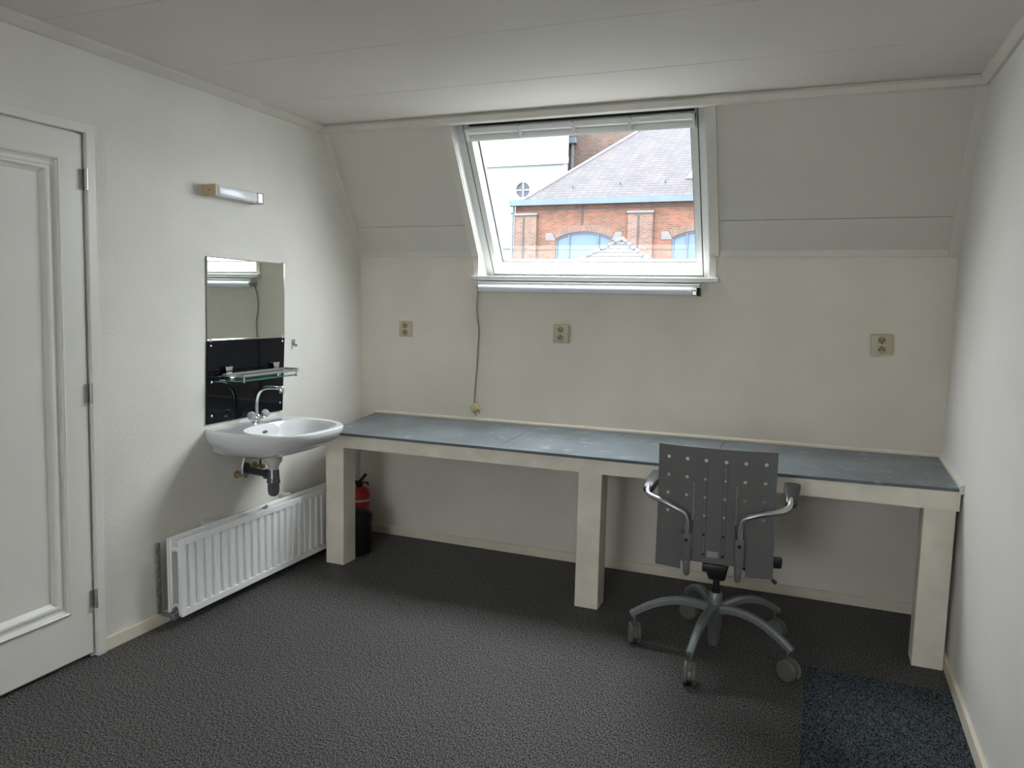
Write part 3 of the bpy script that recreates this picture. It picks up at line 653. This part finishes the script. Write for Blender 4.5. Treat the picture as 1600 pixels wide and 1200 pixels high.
# ================================================================== BACK WALL FITTINGS
def socket(x0, x1, z0, z1, depth, lab, rot=0.0, body='socket_cream'):
    xc, zc = (x0 + x1) / 2, (z0 + z1) / 2; hw, hh = (x1 - x0) / 2, (z1 - z0) / 2
    t = thing('wall_socket', lab, 'socket', (xc, 0, zc), 'double sockets on the wall above the desk')
    M = Matrix.Translation((xc, 0, zc)) @ Matrix.Rotation(rot, 4, 'Y')
    b = nb(); box(b, -hw, hw, -depth, 0.001, -hh, hh, min(.006, depth * .4), 2, M); obj('cover_plate', b, body, t, True)
    for s in (1, -1):
        cz = s * hh * 0.44
        b = nb(); lathe(b, [(0.0215, -0.001), (0.0215, 0.003), (0.0195, 0.0042), (0.0180, 0.003), (0.0175, -0.0005)], 24, M @ TR(0, -depth, cz, PI / 2), cap=False)
        rim = obj('socket_rim', b, 'socket_cream', t, True)
        b = nb(); lathe(b, [(0.0178, 0.0), (0.0178, 0.0004)], 24, M @ TR(0, -depth + .0003, cz, PI / 2)); obj('socket_face', b, 'socket_shade', t)
        b = nb()
        for dx, dz in ((-.0085, 0.001 * s), (.0085, 0.001 * s), (0, -.009 * s)):
            lathe(b, [(0.0038, 0.0), (0.0038, 0.0006)], 10, M @ TR(dx, -depth - .0001, cz + dz, PI / 2))
        obj('pin_holes', b, 'dark_gap', rim)
socket(0.279, 0.364, 1.234, 1.331, 0.012, 'slim cream double socket on the wall near the washbasin')
socket(1.268, 1.356, 1.239, 1.340, 0.034, 'thick cream double socket below the roof window')
socket(2.862, 2.956, 1.245, 1.345, 0.045, 'crooked beige double socket box near the plain side wall', math.radians(-3.5))
# tube lamp
tl = thing('tube_lamp', 'long white fluorescent tube lamp mounted under the window sill', 'lamp', (1.43, 0, 1.51))
b = nb(); box(b, 0.815, 2.052, -0.052, 0.0, 1.549, 1.568, .002); obj('lamp_channel', b, 'window_white', tl)
b = nb(); prism(b, [(-0.004, 1.551), (-0.056, 1.551), (-0.062, 1.545), (-0.064, 1.530), (-0.058, 1.516), (-0.048, 1.511), (-0.004, 1.511)], 'x', 0.822, 2.02); obj('diffuser', b, 'lamp_white', tl, True)
b = nb(); box(b, 2.02, 2.042, -0.060, 0.0, 1.512, 1.55, .003); ec = obj('end_holder', b, 'brushed', tl)
b = nb(); lathe(b, [(0.005, 0), (0.005, .001)], 10, TR(2.032, -0.0605, 1.535, PI / 2)); obj('switch_hole', b, 'dark_gap', ec)
b = nb(); box(b, 2.044, 2.053, -0.05, 0.0, 1.508, 1.55, .001); obj('end_plate', b, 'iron', tl)
b = nb(); box(b, 0.805, 0.824, -0.05, 0.0, 1.522, 1.545, .004); obj('end_holder', b, 'galvanised', tl)
# cord
cd = thing('power_cord', 'beige lamp cord hanging down the wall to a loose plug', 'cord', (0.80, -0.015, 0.80))
b = nb(); tube(b, smooth([(0.812, -0.03, 1.535), (0.803, -0.022, 1.515), (0.795, -0.012, 1.46), (0.793, -0.008, 1.386), (0.804, -0.008, 1.32), (0.808, -0.008, 1.276), (0.804, -0.008, 1.20), (0.800, -0.008, 1.10), (0.797, -0.008, 1.05), (0.789, -0.008, 0.95), (0.786, -0.012, 0.856)], 5), 0.0042, 8); obj('cable', b, 'beige_cord', cd, True)
M = TR(0.796, -0.022, 0.84, 0, math.radians(-32)) @ Matrix.Diagonal((1.3, 1.3, 1.2, 1))
b = nb(); box(b, -0.017, 0.017, -0.014, 0.014, -0.018, 0.018, .004, 2, M); pg = obj('plug_body', b, 'plug_yellow', cd, True)
for dx in (-.009, .009):
    b = nb(); t_ = bmesh.new(); tube(t_, [(dx, 0, -.018), (dx, -.004, -.036)], 0.0024, 8); bmesh.ops.transform(t_, matrix=M, verts=t_.verts); add(b, t_); obj('plug_pin', b, 'brass', pg, True)

# ================================================================== UNDER THE DESK
fe = thing('fire_extinguisher', 'red fire extinguisher with black handle in the corner under the desk', 'fire extinguisher', (0.092, -0.15, 0))
FX, FY = 0.092, -0.15
b = nb(); lathe(b, [(0.06, 0.0), (0.064, 0.008), (0.064, 0.27), (0.058, 0.295), (0.04, 0.312), (0.02, 0.32)], 24, TR(FX, FY, 0)); cy = obj('cylinder', b, 'red_paint', fe, True)
b = nb(); lathe(b, [(0.0646, 0.236), (0.0646, 0.25)], 24, TR(FX, FY, 0), cap=False); obj('label_band', b, 'pale_plastic', cy, True)
b = nb(); lathe(b, [(0.018, 0.318), (0.02, 0.325), (0.02, 0.345), (0.012, 0.352)], 14, TR(FX, FY, 0)); box(b, FX - .035, FX + .01, FY - .012, FY + .012, .33, .345, .003); obj('valve_head', b, 'black_plastic', fe, True)
b = nb(); tube(b, smooth([(FX - .03, FY, .345), (FX + .0, FY, .352), (FX + .035, FY - .01, .385), (FX + .05, FY - .012, .402)], 4), 0.014, 8, ry=0.009); obj('lever', b, 'black_plastic', fe, True)
b = nb(); tube(b, smooth([(FX - .02, FY, .338), (FX + .03, FY - .004, .350), (FX + .062, FY - .01, .352), (FX + .068, FY - .01, .34)], 4), 0.008, 8, ry=0.005); obj('carry_handle', b, 'black_plastic', fe, True)
b = nb(); tube(b, smooth([(FX - .02, FY, .338), (FX - .05, FY - .03, .33), (FX - .068, FY - .05, .28), (FX - .066, FY - .05, .1)], 5), 0.007, 8); obj('hose', b, 'black_plastic', fe, True)
bn = thing('waste_bin', 'small black bin with rounded lid behind the desk post', 'bin', (0.228, -0.385, 0))
b = nb(); lathe(b, [(0.078, 0.0), (0.084, 0.006), (0.087, 0.205), (0.087, 0.21)], 28, TR(0.228, -0.385, 0)); bb_ = obj('bin_body', b, 'bin_black', bn, True)
b = nb(); lathe(b, [(0.089, 0.208), (0.089, 0.222), (0.084, 0.236), (0.070, 0.244), (0.02, 0.248)], 28, TR(0.228, -0.385, 0)); obj('bin_lid', b, 'bin_black', bn, True)
for z in (0.222, 0.17, 0.02):
    b = nb(); a = math.radians(-62); lathe(b, [(0.0028, 0), (0.0028, .0015), (0.001, .002)], 8, TR(0.228 + .0865 * math.cos(a), -0.385 + .0865 * math.sin(a), z, PI / 2, 0, a + PI / 2)); obj('rivet', b, 'chrome', bb_)

# ================================================================== CHAIR
ch = thing('office_chair', 'grey metal-backed swivel office chair with black armrests and five castors', 'chair', (2.293, -0.80, 0), rz=0.022)
PB, PT = Vector((0, -0.201, 0.411)), Vector((0, -0.255, 0.920))
PV = (PT - PB).normalized(); PNb = Vector((0, -PV.z, PV.y)).normalized()   # towards the back of the chair
def pp(u, v, w=0.0):
    return Vector((u, 0, 0)) + PB + PV * v + PNb * (w + 0.020 * (1 - (u / 0.222) ** 2))
cols = [-0.182, -0.109, -0.0375, 0.0375, 0.109, 0.182]; rows = [0.462, 0.388, 0.314, 0.240]
hr, hc = 0.0075, 0.012
us = sorted(set([-0.222, 0.222, -0.083, -0.0795, 0.0795, 0.083, -0.122, 0.122, -.2, .2, -.06, 0, .06, -.145, .145] + [c + d for c in cols for d in (-hc, 0, hc)]))
vs_ = sorted(set([0, 0.042, 0.1, 0.165, 0.21, 0.37, 0.34, 0.42, 0.495, 0.512] + [r + d for r in rows for d in (-hc, 0, hc)]))
holes = [(c, r) for i, r in enumerate(rows) for j, c in enumerate(cols) if not (j in (2, 3) and i > 0) and not (i == 3 and j in (1, 4))]
b = nb(); vg = {}
def gv(i, j):
    if (i, j) not in vg:
        u = us[i]; v = vs_[j]
        uu = u * (1.0 + 0.025 * max(0, (0.25 - v) / 0.25))           # lower wings spread a little
        vg[(i, j)] = b.verts.new(pp(uu, v))
    return vg[(i, j)]
hole_c = {(us.index(c), vs_.index(r)) for c, r in holes}
for i in range(len(us) - 1):
    for j in range(len(vs_) - 1):
        um, vm = (us[i] + us[i + 1]) / 2, (vs_[j] + vs_[j + 1]) / 2
        if 0.0795 < abs(um) < 0.083 and vm < 0.37: continue
        if abs(um) < 0.122 and vm < 0.042: continue
        if any((i + a, j + c) in hole_c for a in (0, 1) for c in (0, 1)): continue
        b.faces.new((gv(i, j), gv(i + 1, j), gv(i + 1, j + 1), gv(i, j + 1)))
for (i, j) in hole_c:
    ring8 = [(1, 0), (1, 1), (0, 1), (-1, 1), (-1, 0), (-1, -1), (0, -1), (1, -1)]
    out = [gv(i + a, j + c) for a, c in ring8]
    inn = [b.verts.new(pp(us[i] + hr * math.cos(k * PI / 4), vs_[j] + hr * math.sin(k * PI / 4))) for k in range(8)]
    for k in range(8): b.faces.new((out[k], out[(k + 1) % 8], inn[(k + 1) % 8], inn[k]))
bk = obj('backrest', b, 'chair_grey', ch, local=True, label='perforated grey sheet metal backrest')
md = bk.modifiers.new('thickness', 'SOLIDIFY'); md.thickness = 0.003; md.offset = 0
for s in (-1, 1):
    b = nb(); n = 10; v0, v1 = 0.066, 0.445
    for k in range(n):
        a, c = v0 + (v1 - v0) * k / n, v0 + (v1 - v0) * (k + 1) / n; u0, u1 = s * .0375 - .0075, s * .0375 + .0075
        hexa(b, [pp(u0, a, .001), pp(u1, a, .001), pp(u1 - .002, a, .0048), pp(u0 + .002, a, .0048), pp(u0, c, .001), pp(u1, c, .001), pp(u1 - .002, c, .0048), pp(u0 + .002, c, .0048)])
    bmesh.ops.remove_doubles(b, verts=b.verts, dist=1e-5)
    rb = obj('rib', b, 'chair_grey', bk, local=True)
    for v in (0.388, 0.314, 0.24, 0.16, 0.078):
        b = nb(); p = pp(s * .0375, v, .0042); tube(b, [p, p + PNb * .0018], 0.0052, 10); obj('rivet', b, 'alu' if v > .2 else 'black_plastic', bk, True, local=True)  # bright discs added in place of see-through holes; lower black ones are screws
    b = nb()                                          # raised lip along the slit
    for k in range(6):
        a, c = 0.16 + .035 * k, 0.16 + .035 * (k + 1); u0, u1 = sorted((s * .0835, s * .0865))
        hexa(b, [pp(u0, a, 0), pp(u1, a, 0), pp(u1, a, .006), pp(u0, a, .006), pp(u0, c, 0), pp(u1, c, 0), pp(u1, c, .006 - .001 * k), pp(u0, c, .006 - .001 * k)])
    obj('slit_lip', b, 'chair_grey', bk, local=True)
    # arm socket, tube and pad
    b = nb(); t_ = bmesh.new(); box(t_, -.018, .018, -.014, .014, 0, .120, .006, 3)
    M = Matrix.Translation(pp(s * .101, .045, .016)) @ Matrix((( 1, 0, 0), (0, -PNb.y, PV.y), (0, -PNb.z, PV.z))).to_4x4()
    bmesh.ops.transform(t_, matrix=M, verts=t_.verts); add(b, t_); sk = obj('arm_socket', b, 'chair_grey', ch, True, local=True)
    b = nb(); p = pp(s * .101, .138, .030); tube(b, [p, p + PNb * .002], 0.0075, 12); obj('socket_bolt', b, 'black_plastic', sk, True, local=True)
    b = nb(); tube(b, [pp(s * .1, .055, .016), pp(s * .099, .03, .016), pp(s * .098, .0, .014), pp(s * .0975, -.012, .011), pp(s * .097, -.020, .006)], [.0145, .0145, .0135, .011, .004], 12); obj('support_tip', b, 'chair_tube', ch, True, local=True)
    A = [pp(s * .1005, .15, .018), pp(s * .101, .19, .020), pp(s * .102, .217, .022), pp(s * .113, .246, .026), pp(s * .14, .262, .030), pp(s * .20, .280 if s > 0 else .284, .028)]
    A += [Vector((s * .248, -.225, .695 if s < 0 else .69)), Vector((s * .270, -.195, .70)), Vector((s * .276, -.15, .712)), Vector((s * .276, -.08, .715))]
    b = nb(); tube(b, smooth(A, 6), 0.0105, 12); obj('arm_tube', b, 'chair_tube', ch, True, local=True)
    b = nb(); sc = [(-.165, .014, .700, .008), (-.155, .020, .704, .014), (-.10, .024, .712, .015), (.03, .032, .716, .014), (.12, .034, .716, .013), (.15, .028, .714, .010), (.158, .016, .712, .006)]
    rings = []
    for y, hw, zc, hh in sc:
        rings.append([b.verts.new((s * .277 + hw * math.copysign(abs(math.cos(t)) ** .5, math.cos(t)), y, zc + hh * math.copysign(abs(math.sin(t)) ** .5, math.sin(t)))) for t in [2 * PI * (k + .5) / 16 for k in range(16)]])
    for a, c in zip(rings, rings[1:]):
        for k in range(16): b.faces.new((a[k], a[(k + 1) % 16], c[(k + 1) % 16], c[k]))
    b.faces.new(rings[0]); b.faces.new(rings[-1]); obj('armrest_pad', b, 'black_plastic', ch, True, local=True)
b = nb(); hexa(b, [pp(-.022, .068, .0025), pp(.020, .068, .0025), pp(.020, .068, .0032), pp(-.022, .068, .0032), pp(-.022, .094, .0025), pp(.020, .094, .0025), pp(.020, .094, .0032), pp(-.022, .094, .0032)])
obj('sticker', b, 'sticker_grey', bk, local=True)
# seat and mechanism
b = nb(); box(b, -.205, .205, -.165, .265, .440, .485, .02, 3); obj('seat', b, 'black_plastic', ch, True, local=True)
b = nb(); box(b, -.19, .19, -.15, .25, .425, .442, .005); obj('seat_pan', b, 'black_plastic', ch, local=True)
b = nb()
hexa(b, [(-.030, -.045, .318), (.036, -.045, .318), (.036, .06, .318), (-.030, .06, .318), (-.052, -.07, .395), (.052, -.07, .395), (.052, .12, .395), (-.052, .12, .395)])
bmesh.ops.bevel(b, geom=b.edges[:], offset=.010, segments=3, affect='EDGES', profile=.5)
box(b, -.045, .045, -.17, .15, .392, .428, .006); obj('tilt_mechanism', b, 'black_plastic', ch, True, local=True)
b = nb(); tube(b, [(.1, .0, .41), (.225, .02, .41)], 0.006, 8); tube(b, [(.215, .02, .41), (.222, .02, .41), (.25, .02, .41), (.256, .02, .41)], [.015, .024, .024, .016], 14); obj('tilt_knob', b, 'black_plastic', ch, True, local=True)
b = nb(); tube(b, smooth([(.1, -.08, .40), (.2, -.09, .385), (.238, -.09, .36)], 4), [.006] * 6 + [.007] * 2 + [.009], 8); obj('height_lever', b, 'black_plastic', ch, True, local=True)
b = nb(); lathe(b, [(.014, .25), (.014, .325)], 16); lathe(b, [(.018, .252), (.020, .256), (.020, .268), (.015, .272)], 16); obj('gas_lift', b, 'black_plastic', ch, True, local=True)
b = nb(); lathe(b, [(.026, .256), (.028, .25), (.028, .205), (.036, .20), (.038, .165), (.030, .15), (.028, .10), (.024, .095), (.022, .04), (.019, .022), (.010, .022)], 24); obj('hub', b, 'chair_star', ch, True, local=True)
cast_rot = [20, 5, 55, 60, 75]
for k, a in enumerate((-170, -98, -26, 46, 118)):
    M = Matrix.Rotation(math.radians(a) - 0.022, 4, 'Z')
    path = smooth([(.022, .188), (.08, .201), (.15, .205), (.22, .193), (.29, .166), (.348, .134)], 3) if False else [Vector((p.x, p.y, 0)) for p in smooth([Vector((x, z, 0)) for x, z in ((.022, .186), (.08, .199), (.15, .203), (.22, .190), (.29, .160), (.352, .122))], 4)]
    b = nb(); rings = []
    for i, p in enumerate(path):
        t = i / (len(path) - 1); q = path[min(i + 1, len(path) - 1)] - path[max(i - 1, 0)]; q.normalize(); nx, nz = -q.y, q.x
        hw = .018 - .004 * t; hh = .016 - .004 * t
        pr_ = [(-hw, -hh), (hw, -hh), (hw, hh * .3), (hw * .55, hh), (-hw * .55, hh), (-hw, hh * .3)]
        rings.append([b.verts.new(M @ Vector((p.x + nx * v, u, p.y + nz * v))) for u, v in pr_])
    for r0_, r1_ in zip(rings, rings[1:]):
        for i in range(6): b.faces.new((r0_[i], r0_[(i + 1) % 6], r1_[(i + 1) % 6], r1_[i]))
    b.faces.new(rings[0]); b.faces.new(rings[-1]); obj('star_leg', b, 'chair_star', ch, local=True)
    cp = M @ Vector((.335, 0, 0)); R = math.radians(cast_rot[k])
    cs = nb(); tube(cs, [(cp.x, cp.y, .06), (cp.x, cp.y, .135)], .0055, 10)
    ax = Vector((math.cos(R), math.sin(R), 0)); fw = Vector((-ax.y, ax.x, 0)); wc = Vector((cp.x, cp.y, .0425)) - fw * .010
    tube(cs, [wc - ax * .0075, wc + ax * .0075], .039, 20)
    co = obj('castor', cs, 'caster_grey', ch, True, local=True)
    for s in (-1, 1):
        b = nb(); o0 = wc + ax * s * .009
        tube(b, [o0, o0 + ax * s * .002, o0 + ax * s * .011, o0 + ax * s * .015, o0 + ax * s * .0155], [.040, .0425, .0425, .039, .032], 24); obj('castor_wheel', b, 'caster_grey', co, True, local=True)
    b = nb(); t_ = wc - fw * .024 + Vector((0, 0, -.012)); box(b, -.007, .007, -.012, .012, -.014, .014, .002, 1, Matrix.Translation(t_) @ Matrix.Rotation(R, 4, 'Z')); obj('castor_brake', b, 'black_plastic', co, local=True)

# ================================================================== OUTSIDE
GZ = -6.0
b = nb(); box(b, -60, 60, 0.6, 90, GZ - .3, GZ); struct('ground', b, 'asphalt', 'grey paved street far below the roof window', 'street')
FY = 36.0
hall = thing('brick_hall', 'red brick hall with arched windows, blue gutter and hipped slate roof', 'building', (-4, FY, GZ))
HX0, HX1 = -13.5, 9.2
wins = [-9.53, -3.19, 3.15]; WH = 1.58; SPR, APX, SILL = 4.93, 5.31, 0.6
def arc(xc, t, extra=0.0):                        # t in -1..1, segmental arch
    rise = APX - SPR; R = (WH * WH + rise * rise) / (2 * rise); x = t * WH
    return (xc + x, APX - R + math.sqrt(R * R - x * x))
b = nb()
def fquad(bm, p, y0, y1):
    hexa(bm, [(p[0][0], y0, p[0][1]), (p[1][0], y0, p[1][1]), (p[1][0], y1, p[1][1]), (p[0][0], y1, p[0][1]), (p[3][0], y0, p[3][1]), (p[2][0], y0, p[2][1]), (p[2][0], y1, p[2][1]), (p[3][0], y1, p[3][1])])
edges = [HX0] + [v for c in wins for v in (c - WH, c + WH)] + [HX1]
for k in range(0, len(edges), 2): box(b, edges[k], edges[k + 1], FY, FY + .5, GZ, 6.75)
for c in wins:
    box(b, c - WH, c + WH, FY, FY + .5, GZ, SILL)
    for k in range(12):
        p0, p1 = arc(c, -1 + k / 6), arc(c, -1 + (k + 1) / 6); fquad(b, [p0, p1, (p1[0], 6.75), (p0[0], 6.75)], FY, FY + .5)
box(b, HX0, HX0 + .5, FY + .5, FY + 9.0, GZ, 6.75); box(b, HX0, HX1, FY + 9, FY + 9.5, GZ, 6.75)
obj('wall', b, 'brick_red', hall)
for c in wins:
    b = nb()
    for k in range(12):
        p0, p1 = arc(c, -1 + k / 6), arc(c, -1 + (k + 1) / 6); fquad(b, [p0, p1, (p1[0] + (p1[0] - c) * .06, p1[1] + .36), (p0[0] + (p0[0] - c) * .06, p0[1] + .36)], FY - .015, FY + .1)
    obj('arch', b, 'brick_arch', hall)
    b = nb(); 
    for k in range(12):
        p0, p1 = arc(c, -1 + k / 6), arc(c, -1 + (k + 1) / 6); fquad(b, [(p0[0], p0[1] - .10), (p1[0], p1[1] - .10), p1, p0], FY + .06, FY + .2)
    for x0, x1 in ((c - WH, c - WH + .1), (c + WH - .1, c + WH), (c - .82 - .05, c - .82 + .05), (c + .82 - .05, c + .82 + .05)): box(b, x0, x1, FY + .05, FY + .2, SILL, SPR + (.22 if abs((x0 + x1) / 2 - c) < 1.4 else 0))
    wf = obj('window_frame', b, 'blue_frame', hall)
    for x0, x1 in ((c - WH + .1, c - .87), (c - .77, c + .77), (c + .87, c + WH - .1)):
        b = nb(); n = 6
        for k in range(n):
            a0, a1 = x0 + (x1 - x0) * k / n, x0 + (x1 - x0) * (k + 1) / n
            fquad(b, [(a0, SILL), (a1, SILL), (a1, arc(c, (a1 - c) / WH)[1] - .05), (a0, arc(c, (a0 - c) / WH)[1] - .05)], FY + .12, FY + .14)
        obj('pane', b, 'blue_glass', wf)
    for s in (-1, 1):
        b = nb(); e0 = c + s * (WH - .02); e1 = c + s * (WH + .55); lo, hi = 4.84, 5.26
        fquad(b, [(min(e0, e1), lo), (max(e0, e1), lo), (max(e0, e1) - (.22 if s < 0 else 0), hi), (min(e0, e1) + (.22 if s > 0 else 0), hi)], FY - .03, FY + .1); obj('springer_stone', b, 'stone_pale', hall)
for c in (-12.85, -6.43, -0.02, 6.35):
    b = nb(); box(b, c - .66, c + .66, FY - .16, FY + .02, GZ, 6.2); pr_ = obj('pilaster', b, 'brick_pale', hall)
    b = nb(); box(b, c - .72, c + .72, FY - .24, FY + .02, 6.19, 6.33, .03); obj('pilaster_cap', b, 'stone_pale', pr_)
    b = nb(); box(b, c - .13, c - .06, FY - .20, FY - .15, 3.2 if c < -10 else 4.2, 6.1); obj('iron_bar', b, 'iron', pr_)
for c in wins:
    b = nb(); box(b, c - .14, c - .07, FY - .05, FY + .02, 5.66, 6.66); obj('wall_anchor', b, 'iron', hall)
b = nb(); box(b, HX0, HX1, FY - .04, FY + .01, 6.50, 6.54); obj('lightning_strip', b, 'iron', hall)
b = nb(); prism(b, [(FY + .1, 6.72), (FY - .40, 6.72), (FY - .46, 7.02), (FY + .1, 7.02)], 'x', -13.75, HX1 + .3); obj('gutter', b, 'zinc', hall)
b = nb(); box(b, -13.72, -13.50, FY - .32, FY - .05, 6.30, 6.73, .05); box(b, -13.68, -13.55, FY - .25, FY - .12, GZ, 6.4); obj('downpipe', b, 'zinc', hall)
RZ = 11.8; k_ = RZ - 7.0; hx = -12.75 + 1.158 * k_
b = nb(); vv = [b.verts.new(p) for p in ((-13.0, FY - .3, 7.0), (HX1 + .2, FY - .3, 7.0), (HX1 + .2, FY + k_, RZ), (hx, FY + k_, RZ), (-13.0, FY + 2 * k_, 7.0), (HX1 + .2, FY + 2 * k_, 7.0))]
b.faces.new(vv[:4]); b.faces.new((vv[0], vv[3], vv[4])); b.faces.new((vv[3], vv[2], vv[5], vv[4]))
obj('roof', b, 'slates', hall)
b = nb(); tube(b, [(-13.0, FY - .3, 7.0), (hx, FY + k_, RZ)], .09, 8); obj('hip_flashing', b, 'stone_pale', hall)
for x, z in ((-10.35, 7.75), (-7.75, 7.85), (-5.35, 7.85)):
    y = FY - .3 + (z - 7) / (RZ - 7) * (k_ + .3); b = nb(); tube(b, [(x, y, z), (x, y - .15, z + .05), (x + .02, y - .16, z + .16)], .03, 6); obj('roof_hook', b, 'stone_pale', hall)
dm = FY + .9
b = nb(); hexa(b, [(-4.45, dm - .1, 7.3), (-2.6, dm - .1, 7.3), (-2.6, dm + 2, 7.3), (-4.45, dm + 2, 7.3), (-4.3, dm - .1, 8.0), (-2.75, dm - .1, 8.0), (-2.75, dm + 2, 8.0), (-4.3, dm + 2, 8.0)]); 
hexa(b, [(-4.35, dm - .2, 8.0), (-2.7, dm - .2, 8.0), (-2.7, dm + 2, 8.0), (-4.35, dm + 2, 8.0), (-3.6, dm - .2, 8.9), (-3.45, dm - .2, 8.9), (-3.45, dm + 2, 8.9), (-3.6, dm + 2, 8.9)]); obj('dormer', b, 'render_white', hall)

WY = 46.6; wf_ = (WY + 4.025) / 46.025                # distance of the white building; its sizes follow from it
def fx(x): return 2.639 + (x - 2.639) * wf_
def fz(z): return 1.4585 + (z - 1.4585) * wf_
wh = thing('white_building', 'white rendered building with a round window and long cornice', 'building', (-20, WY, GZ))
RXC, RZC, RR = fx(-15.44), fz(8.53), 0.52 * wf_
XR = fx(-12.5); Z1, Z2, Z3 = fz(10.02), fz(10.40), 15.5
b = nb()
N = 24                                             # wall with a round opening
box(b, -36, RXC - 1, WY, WY + 4, GZ, Z1); prism(b, [(RXC + 1, WY), (XR, WY), (XR - 1.4, WY + 4), (RXC + 1, WY + 4)], 'z', GZ, Z1); box(b, RXC - 1, RXC + 1, WY, WY + 4, GZ, RZC - 1); box(b, RXC - 1, RXC + 1, WY, WY + 4, RZC + 1, Z1)
for k in range(N):
    pts = []
    for a in (2 * PI * k / N, 2 * PI * (k + 1) / N):
        ca_, sa_ = math.cos(a), math.sin(a); m__ = max(abs(ca_), abs(sa_)); pts.append(((RXC + RR * ca_, RZC + RR * sa_), (RXC + ca_ / m__, RZC + sa_ / m__)))
    fquad(b, [pts[0][0], pts[1][0], pts[1][1], pts[0][1]], WY, WY + .4)
obj('wall', b, 'render_white', wh)
b = nb(); prism(b, [(-36, WY + .1), (XR - .02, WY + .1), (XR - 1.42, WY + 4), (-36, WY + 4)], 'z', Z1, Z3); obj('parapet', b, 'render_white', wh)
b = nb(); prism(b, [(-36, WY - .25), (XR + .12, WY - .25), (XR - 1.0, WY + 3), (-36, WY + 3)], 'z', Z1, Z2); obj('cornice', b, 'render_white', wh)
b = nb(); box(b, XR - .27, XR, WY - .12, WY, GZ, Z1); obj('corner_strip', b, 'render_white', wh)
b = nb(); box(b, -36, fx(-14.2), WY - .2, WY, fz(4.85), fz(5.2), .03); obj('string_course', b, 'render_white', wh)
b = nb(); lathe(b, [(RR + .03, 0), (RR + .03, .1), (RR - .05, .1), (RR - .05, 0), (RR + .03, 0)], 28, TR(RXC, WY + .05, RZC, PI / 2), cap=False); box(b, RXC - .05, RXC + .05, WY, WY + .1, RZC - RR, RZC + RR); box(b, RXC - RR, RXC + RR, WY, WY + .1, RZC - .04, RZC + .04)
rw = obj('round_window', b, 'render_white', wh)
for a in range(4):
    b = nb(); pts = [(.05, .04)] + [((RR - .02) * math.cos(t), (RR - .02) * math.sin(t)) for t in [math.asin(.04 / RR) + (PI / 2 - math.asin(.04 / RR) - math.asin(.05 / RR)) * k / 6 for k in range(7)]]
    sx, sz = ((1, 1), (-1, 1), (-1, -1), (1, -1))[a]
    prism(b, [(RXC + sx * x, RZC + sz * z) for x, z in pts], 'y', WY + .06, WY + .08); obj('pane', b, 'round_glass', rw)

TWY = 51.2; wf_ = (TWY + 4.025) / 49.025
tw = thing('brick_tower', 'weathered brown brick building rising behind the slate roof', 'building', (-8, TWY, GZ))
b = nb(); box(b, fx(-14.2), 8, TWY, TWY + 8, GZ, 19); obj('wall', b, 'brick_brown', tw)
b = nb(); box(b, fx(-13.85), fx(-12.88), TWY - .4, TWY, fz(11.82), fz(12.18), .03); obj('hopper', b, 'zinc', tw)
b = nb(); box(b, fx(-13.2), fx(-13.06), TWY - .25, TWY - .05, GZ, fz(11.85)); obj('downpipe', b, 'stone_pale', tw)

hut = thing('tiled_roof_house', 'low house with a grey tiled pyramid roof before the brick hall', 'building', (-5.86, 29, GZ))
AX, AY, AZ, EZ = -5.86, 30.0, 4.33, 1.6; HW = 1.53 * (AZ - EZ)
b = nb(); box(b, AX - HW + .3, AX + HW - .3, AY - HW + .3, AY + HW - .3, GZ, EZ + .1); obj('wall', b, 'brick_pale', hut)
b = nb(); vv = [b.verts.new(p) for p in ((AX - HW, AY - HW, EZ), (AX + HW, AY - HW, EZ), (AX + HW, AY + HW, EZ), (AX - HW, AY + HW, EZ), (AX, AY, AZ))]
for k in range(4): b.faces.new((vv[k], vv[(k + 1) % 4], vv[4]))
b.faces.new(vv[3::-1]); obj('roof', b, 'grey_tile', hut)
b = nb(); rz_ = 0.19; nrow = int((AZ - EZ) / rz_)
for r in range(nrow):
    z0 = EZ + r * rz_; w0 = 1.53 * (AZ - z0); w1 = 1.53 * (AZ - z0 - rz_)
    nt_ = max(1, int(2 * w0 / 0.19))
    for k in range(nt_):
        x0 = AX - w0 + 2 * w0 * k / nt_ + .008; x1 = AX - w0 + 2 * w0 * (k + 1) / nt_ - .008
        f = lambda x, a: AX + max(-a, min(a, x - AX))
        ya, yb = AY - w0, AY - w1
        hexa(b, [(x0, ya - .01, z0 - .01), (x1, ya - .01, z0 - .01), (f(x1, w1 + .02), yb, z0 + rz_ - .02), (f(x0, w1 + .02), yb, z0 + rz_ - .02), (x0, ya - .02, z0 + .045), (x1, ya - .02, z0 + .045), (f(x1, w1 + .02), yb, z0 + rz_ + .02), (f(x0, w1 + .02), yb, z0 + rz_ + .02)])
o = obj('roof_tiles', b, 'grey_tile', hut); o['kind'] = 'stuff'
tile_me = None
for s in (-1, 1):
    nh = 16
    for k in range(nh):
        z0 = AZ - .02 - k * .165; w0 = 1.53 * (AZ - z0); 
        if z0 < EZ: break
        dv = Vector((s * 1.53, -1.53, -1)).normalized()
        b = nb(); p = Vector((AX + s * w0, AY - w0, z0 + .02)); tube(b, [p, p + dv * .40], [.095, .125], 8); obj('ridge_tile', b, 'grey_tile', hut)
b = nb(); lathe(b, [(.13, 0), (.14, .06), (.07, .14), (.02, .16)], 10, TR(AX, AY - .02, AZ - .02)); obj('apex_cap', b, 'lichen', hut)
